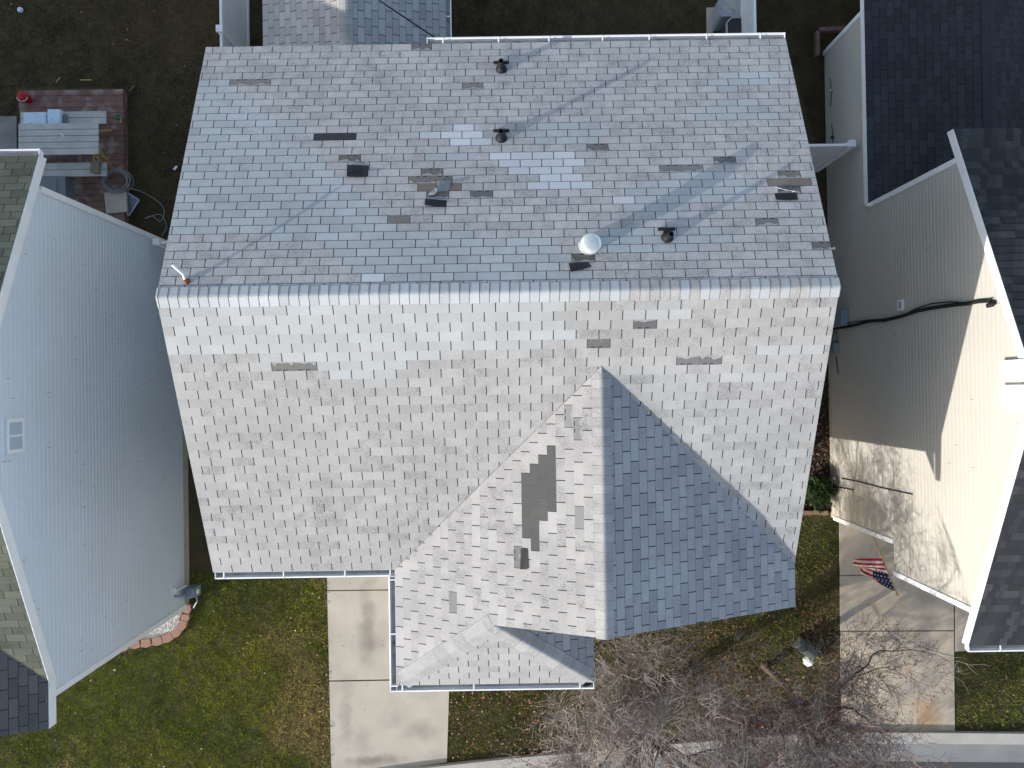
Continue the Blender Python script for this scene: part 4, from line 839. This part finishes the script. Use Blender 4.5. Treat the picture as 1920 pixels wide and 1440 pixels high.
def leaf_cloud(name, n, fn, cols, size, m, seed, parent=None):
    rg = np.random.default_rng(seed); P = fn(rg, n); n = len(P); A = rg.normal(size=(n, 3)); A /= np.linalg.norm(A, axis=1)[:, None]; B = np.cross(A, rg.normal(size=(n, 3))); B /= np.linalg.norm(B, axis=1)[:, None]
    s = size * rg.uniform(.6, 1.3, (n, 1)); V = np.stack([P - A * s, P + B * s * .45, P + A * s, P - B * s * .45], 1).reshape(-1, 3)
    ci = np.array(cols)[rg.integers(len(cols), size=n)] * rg.uniform(.7, 1.3, (n, 1)); CO = np.repeat(np.concatenate([ci, np.ones((n, 1))], 1), 4, 0)
    o = npobj(name, V - (np.array(wloc(parent)) if parent else 0), np.arange(4 * n).reshape(-1, 4), m, CO, 4)
    if parent: o.parent = parent
    return o
def blob(c, r):
    def f(rg, n):
        q = rg.normal(size=(n, 3)); q /= np.linalg.norm(q, axis=1)[:, None]; q *= rg.uniform(.3, 1, (n, 1)) ** .5 * (1 + .25 * np.sin(q[:, :1] * 7 + q[:, 1:2] * 5)); q = q * np.array(r) + np.array(c); return q[q[:, 2] > .02]
    return f
p = at(1533, 925, .35); sh = thing('shrub', 'small dark green shrub on the mulch between the house and the beige wall', 'shrub', (p.x, p.y, 0))
leaf_cloud('foliage', 1500, blob((p.x, p.y, .36), (.38, .40, .36)), [(.03, .06, .012), (.05, .085, .02), (.02, .038, .01)], .05, M_SHRUB, 5, sh)
mb = MB(); [mb.tube([(p.x, p.y, 0), (p.x + .2 * math.cos(a), p.y + .2 * math.sin(a), .4)], [.012, .005], 5) for a in (0, 1.3, 2.6, 3.9, 5.1)]; obj('stem', mb, M_BARK, sh)
# ------------------------------------------------------------------ green utility cover, rock and yellow plant
p = at(1512, 1217, .2); ub = thing('utility_cover', 'grey-green plastic utility cover on the grass under the bare trees', 'utility cover', (p.x, p.y, 0))
Mr = Matrix.Rotation(-.62, 3, 'Z'); mb = MB(); n = 9; pr = []
for s in (-.27, .27): pr.append([Vector((s, .16 * math.cos(math.pi * k / n), 0.10 + .2 * math.sin(math.pi * k / n))) for k in range(n + 1)])
pr = [[Mr @ v + Vector((p.x, p.y, 0)) for v in r] for r in pr]
for k in range(n): mb.face([pr[0][k], pr[1][k], pr[1][k + 1], pr[0][k + 1]])
for r, s in ((pr[0], 1), (pr[1], -1)): mb.face((r if s > 0 else r[::-1]))
for k in (0, n): mb.face([pr[0][k], pr[1][k], pr[1][k] - Vector((0, 0, .1)), pr[0][k] - Vector((0, 0, .1))])
obj('cover', mb, M_GREEN, ub); mb = MB(); q = pr[1][3]; mb.lathe([(.022, 0), (.022, .02)], q + Vector((0.0, -.06, -.06)), 8, 0, Matrix.Rotation(1.2, 3, 'Y')); obj('lock', mb, M_ACD, ub)
p = at(1513, 1237, .05); mb = MB(); mb.lathe([(.10, 0), (.14, .05), (.13, .12), (.08, .18), (.02, .2)], p, 7); item('rock', 'white rock beside the grey-green utility cover', 'rock', mb, M_ROCK, p)
p = at(1530, 1234, .1); yp = thing('plant', 'small yellow-green leafy plant next to the white rock', 'plant', (p.x, p.y, 0)); leaf_cloud('foliage', 260, blob((p.x, p.y, .12), (.12, .11, .12)), [(.25, .25, .02), (.18, .22, .02)], .04, M_SHRUB, 6, yp)
# ------------------------------------------------------------------ bare trees
def tree(name, label, base, m_, mt_, seed, trunk_r, trunk_h, lims, spread, z0, z1, nch, leaves=0, lcols=()):
    """bare crown of ever finer branches between heights z0 and z1, radius about spread"""
    rg = random.Random(seed); t = thing(name, label, 'tree', base); tr = MB(); cr = MB(); tips = []; base = Vector(base)
    def rv(s): return Vector((rg.gauss(0, s), rg.gauss(0, s), rg.gauss(0, s)))
    def branch(p, d, L, r, lev):
        n = 5 if lev < 3 else 3; pts = [p.copy()]; rad = [r]
        for i in range(n):
            d = (d + rv(.13 + .06 * lev) + Vector((0, 0, .04 if lev < 3 else 0))).normalized(); p = p + d * (L / n)
            q2 = ((p.x - base.x) ** 2 + (p.y - base.y) ** 2) / spread ** 2; top = z1 - (z1 - z0) * .55 * min(1, q2)
            if p.z > top: p.z = top - .1 * rg.random(); d.z = -.1
            if p.z < z0 and lev > 1: d.z += .35
            if q2 > 1: d = (d - Vector((p.x - base.x, p.y - base.y, 0)) * .12).normalized()
            d.normalize(); pts.append(p.copy()); rad.append(r * (1 - .55 * (i + 1) / n))
        cr.tube(pts, rad, 7 if lev < 2 else (5 if lev < 3 else 3), 0 if lev < 4 else (1 if lev == 4 or rg.random() < .35 else 2), cap=lev < 3)
        if lev >= 5: tips.append(pts[-1]); return
        nc = nch[lev - 1]
        for c in range(nc):
            s = rg.uniform(.25, 1) if c < nc - 1 else 1.; i = min(n - 1, int(s * n)); q = pts[i].lerp(pts[i + 1], s * n - i)
            ax = rv(1).cross(d).normalized(); ang = rg.uniform(.4, 1.1) if c < nc - 1 else .2
            branch(q, (d * math.cos(ang) + ax * math.sin(ang)).normalized(), L * rg.uniform(.5, .74), max(.0036, r * (.6 if c == nc - 1 else .42) * (rad[i] / r) ** .5), lev + 1)
    top = base + Vector((.06, -.05, trunk_h)); tr.tube([base - Vector((0, 0, .1)), base + Vector((0, 0, .12)), base + Vector((.04, .02, trunk_h * .5)), top], [trunk_r * 1.5, trunk_r * 1.12, trunk_r, trunk_r * .9], 10)
    for k in range(lims):
        a = 2 * math.pi * k / lims + rg.uniform(-.4, .4); dv = Vector((math.cos(a), math.sin(a), rg.uniform(.35, 1.2))).normalized()
        branch(top - Vector((0, 0, rg.uniform(0, .4))), dv, spread * rg.uniform(.5, .68), trunk_r * .5, 1)
    obj('trunk', tr, m_, t, smooth=True); obj('crown', cr, [m_, mt_, M_TWIG], t)
    if leaves:
        T = np.array([tuple(v) for v in tips]); sel = np.random.default_rng(seed).choice(len(T), leaves); leaf_cloud('dry_leaves', leaves, lambda r_, n_: T[sel], lcols, .026, M_LEAF, seed, t)
M_TWIG = mat('pale_twig_bark', (.34, .30, .27, 1), .9, n1=(9, .3)); M_BR1 = mat('dark_limb_bark', (.10, .08, .065, 1), .9, n1=(9, .3)); M_BR2 = mat('brown_limb_bark', (.12, .08, .06, 1), .9, n1=(9, .3))
tree('bare_tree', 'large bare grey tree with dense tangled twigs in front of the low hip roof', (2.95, -7.75, 0), M_BR1, M_BARK, 11, .12, 2.1, 11, 4.3, 2.5, 7.3, (6, 6, 6, 12))
tree('bare_tree', 'smaller reddish bare tree with a few dry leaves beside the neighbouring driveway', (6.2, -6.95, 0), M_BR2, M_BARK2, 23, .08, 2.2, 7, 3.0, 3.0, 6.8, (6, 6, 6, 6), 2400, [(.28, .09, .03), (.2, .08, .035), (.33, .14, .05)])
# ------------------------------------------------------------------ grass and fallen leaves
def poly_px(pts): return np.array([(at(x, y, 0).x, at(x, y, 0).y) for x, y in pts])
def inside(P, X, Y):
    c = np.zeros(len(X), bool); j = len(P) - 1
    for i in range(len(P)):
        a = (P[i, 1] > Y) != (P[j, 1] > Y); c ^= a & (X < (P[j, 0] - P[i, 0]) * (Y - P[i, 1]) / (P[j, 1] - P[i, 1] + 1e-12) + P[i, 0]); j = i
    return c
PAVED = [poly_px(q) for q in ([(611, 1000), (850, 1000), (839, 1430), (622, 1462)], [(1572, 930), (1895, 930), (1895, 1219), (1790, 1224), (1790, 1372), (1575, 1372)], [(30, 164), (240, 164), (248, 480), (30, 480)], [(-60, 217), (40, 217), (40, 286), (-60, 286)])] + [np.array(SP), np.array([(p.x, p.y) for p in ep] + IP[-3:])]
def noise2(X, Y, s):
    v = np.zeros(len(X))
    for k, (a, f) in enumerate(((1, 1), (.6, 2.1), (.4, 4.3), (.3, 9))):
        v += a * np.sin(X * s * f + 1.7 * k + 1.3 * np.sin(Y * s * f * .8 + k)) * np.cos(Y * s * f * 1.1 + 2.3 * k + .9 * np.sin(X * s * f * .7))
    return v / 1.6
def grow(regs, dens, seed, pal, h):
    rg = np.random.default_rng(seed); Xs, Ys = [], []
    for R in regs:
        P = poly_px(R); lo, hi = P.min(0), P.max(0); n = int(dens * (hi - lo).prod()); X = rg.uniform(lo[0], hi[0], n); Y = rg.uniform(lo[1], hi[1], n); k = inside(P, X, Y)
        for Q in PAVED: k &= ~inside(Q, X, Y)
        Xs.append(X[k]); Ys.append(Y[k])
    X = np.concatenate(Xs); Y = np.concatenate(Ys); n = len(X)
    k = np.interp(Y, *[np.array(v) for v in zip(*sorted((p.y, p.x) for p in kw))]) * 0
    a = rg.uniform(0, 6.283, n); hh = h * rg.uniform(.5, 1.3, n) * (1 + .3 * noise2(X, Y, 3.1) + .55 * noise2(X + 2, Y, 13.)); w = rg.uniform(.004, .008, n); ln = rg.uniform(.2, 1.1, n) * hh
    ca, sa = np.cos(a), np.sin(a); b = rg.uniform(0, 6.283, n)
    V = np.zeros((n, 3, 3)); V[:, 0] = np.stack([X - ca * w, Y - sa * w, 0 * X], 1); V[:, 1] = np.stack([X + ca * w, Y + sa * w, 0 * X], 1); V[:, 2] = np.stack([X + np.cos(b) * ln, Y + np.sin(b) * ln, hh], 1)
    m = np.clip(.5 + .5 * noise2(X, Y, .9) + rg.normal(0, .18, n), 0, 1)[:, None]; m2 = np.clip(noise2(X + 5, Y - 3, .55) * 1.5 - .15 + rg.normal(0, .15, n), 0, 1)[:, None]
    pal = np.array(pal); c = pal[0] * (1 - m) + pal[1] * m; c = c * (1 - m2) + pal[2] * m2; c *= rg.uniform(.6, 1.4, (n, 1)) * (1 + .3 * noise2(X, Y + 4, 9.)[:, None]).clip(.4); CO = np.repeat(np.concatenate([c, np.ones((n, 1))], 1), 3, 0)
    return V.reshape(-1, 3), np.arange(3 * n).reshape(-1, 3), CO
FL = [[(-30, 1180), (235, 1225), (360, 1075), (620, 1060), (622, 1462), (400, 1495), (-30, 1520)]]
FM = [[(836, 1270), (1120, 1180), (1490, 1060), (1490, 950), (1576, 950), (1578, 1370), (1250, 1393), (953, 1420), (838, 1428)], [(1788, 1210), (1950, 1200), (1950, 1373), (1789, 1371)]]
V, T, CO = grow(FL, 3600, 1, [(.11, .18, .008), (.32, .345, .02), (.52, .42, .15)], .042); tag(kind(npobj('lawn_grass', V, T, M_GRASS, CO), 'stuff'), 'green and straw-patched front lawn left of the concrete driveway', 'grass')
V, T, CO = grow(FM, 2600, 2, [(.085, .13, .014), (.2, .225, .035), (.24, .18, .08)], .042); tag(kind(npobj('lawn_grass', V, T, M_GRASS, CO), 'stuff'), 'leaf-strewn grass under the bare trees and beside the right driveway', 'grass')
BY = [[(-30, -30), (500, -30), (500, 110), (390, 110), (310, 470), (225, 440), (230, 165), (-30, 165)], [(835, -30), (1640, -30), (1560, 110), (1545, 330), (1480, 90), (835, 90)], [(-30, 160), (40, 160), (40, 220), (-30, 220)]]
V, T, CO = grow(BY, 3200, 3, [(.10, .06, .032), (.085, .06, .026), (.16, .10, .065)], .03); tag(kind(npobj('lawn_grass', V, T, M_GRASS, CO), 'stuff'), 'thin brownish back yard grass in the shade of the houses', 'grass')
def litter(poly, n, seed, size, cols, z=.04):
    rg = np.random.default_rng(seed); P = poly_px(poly); lo, hi = P.min(0), P.max(0); X = rg.uniform(lo[0], hi[0], n * 3); Y = rg.uniform(lo[1], hi[1], n * 3); k = inside(P, X, Y) & (noise2(X, Y, 1.3) + rg.normal(0, .5, n * 3) > -.2)
    for Q in PAVED[:1]: k &= ~inside(Q, X, Y)
    X, Y = X[k][:n], Y[k][:n]; n = len(X); Pt = np.stack([X, Y, z + rg.uniform(0, .03, n)], 1); A = rg.normal(size=(n, 3)) * [1, 1, .4]; A /= np.linalg.norm(A, axis=1)[:, None]; B = np.cross(A, rg.normal(0, .25, (n, 3)) + [0, 0, 1]); B /= np.linalg.norm(B, axis=1)[:, None]
    s = size * rg.uniform(.5, 1.3, (n, 1)); V = np.stack([Pt - A * s, Pt + B * s * .55, Pt + A * s, Pt - B * s * .55], 1).reshape(-1, 3); c = np.array(cols)[rg.integers(len(cols), size=n)] * rg.uniform(.6, 1.4, (n, 1))
    return V, np.repeat(np.concatenate([c, np.ones((n, 1))], 1), 4, 0)
BR = [(.15, .065, .03), (.2, .09, .045), (.10, .055, .03), (.28, .17, .10), (.07, .04, .025)]
parts = [litter([(838, 1290), (1115, 1180), (1500, 1120), (1574, 1190), (1574, 1372), (1250, 1392), (838, 1425)], 3800, 1, .032, BR), litter([(960, 1385), (1570, 1350), (1580, 1440), (960, 1440)], 1300, 9, .03, BR, .10), litter([(598, 1080), (616, 1080), (622, 1440), (585, 1440)], 170, 2, .03, BR), litter([(1790, 1225), (1930, 1215), (1930, 1370), (1790, 1370)], 260, 3, .03, BR), litter([(0, 1200), (600, 1100), (610, 1440), (0, 1440)], 240, 4, .025, BR + [(.5, .45, .38)]), litter([(0, 0), (410, 0), (330, 440), (240, 160), (0, 160)], 130, 5, .03, BR)]
V = np.concatenate([p[0] for p in parts]); CO = np.concatenate([p[1] for p in parts]); tag(kind(npobj('fallen_leaves', V, np.arange(len(V)).reshape(-1, 4), M_LEAF, CO, 4), 'stuff'), 'brown fallen leaves scattered over the lawns and under the bare trees', 'leaves')
# cracks in the right driveway
mb = MB(); pts = [at(x, y, .034) for x, y in ((1668, 1184), (1690, 1196), (1715, 1208), (1735, 1217), (1760, 1225), (1787, 1232))]; mb.tube(smooth_path(pts, 4), .007, 4); kind(obj('driveway_crack', mb, mat('crack_filler', (.5, .5, .48, 1), .9)), 'structure')
print('faces', sum(len(o.data.polygons) for o in bpy.data.objects if o.type == 'MESH'))
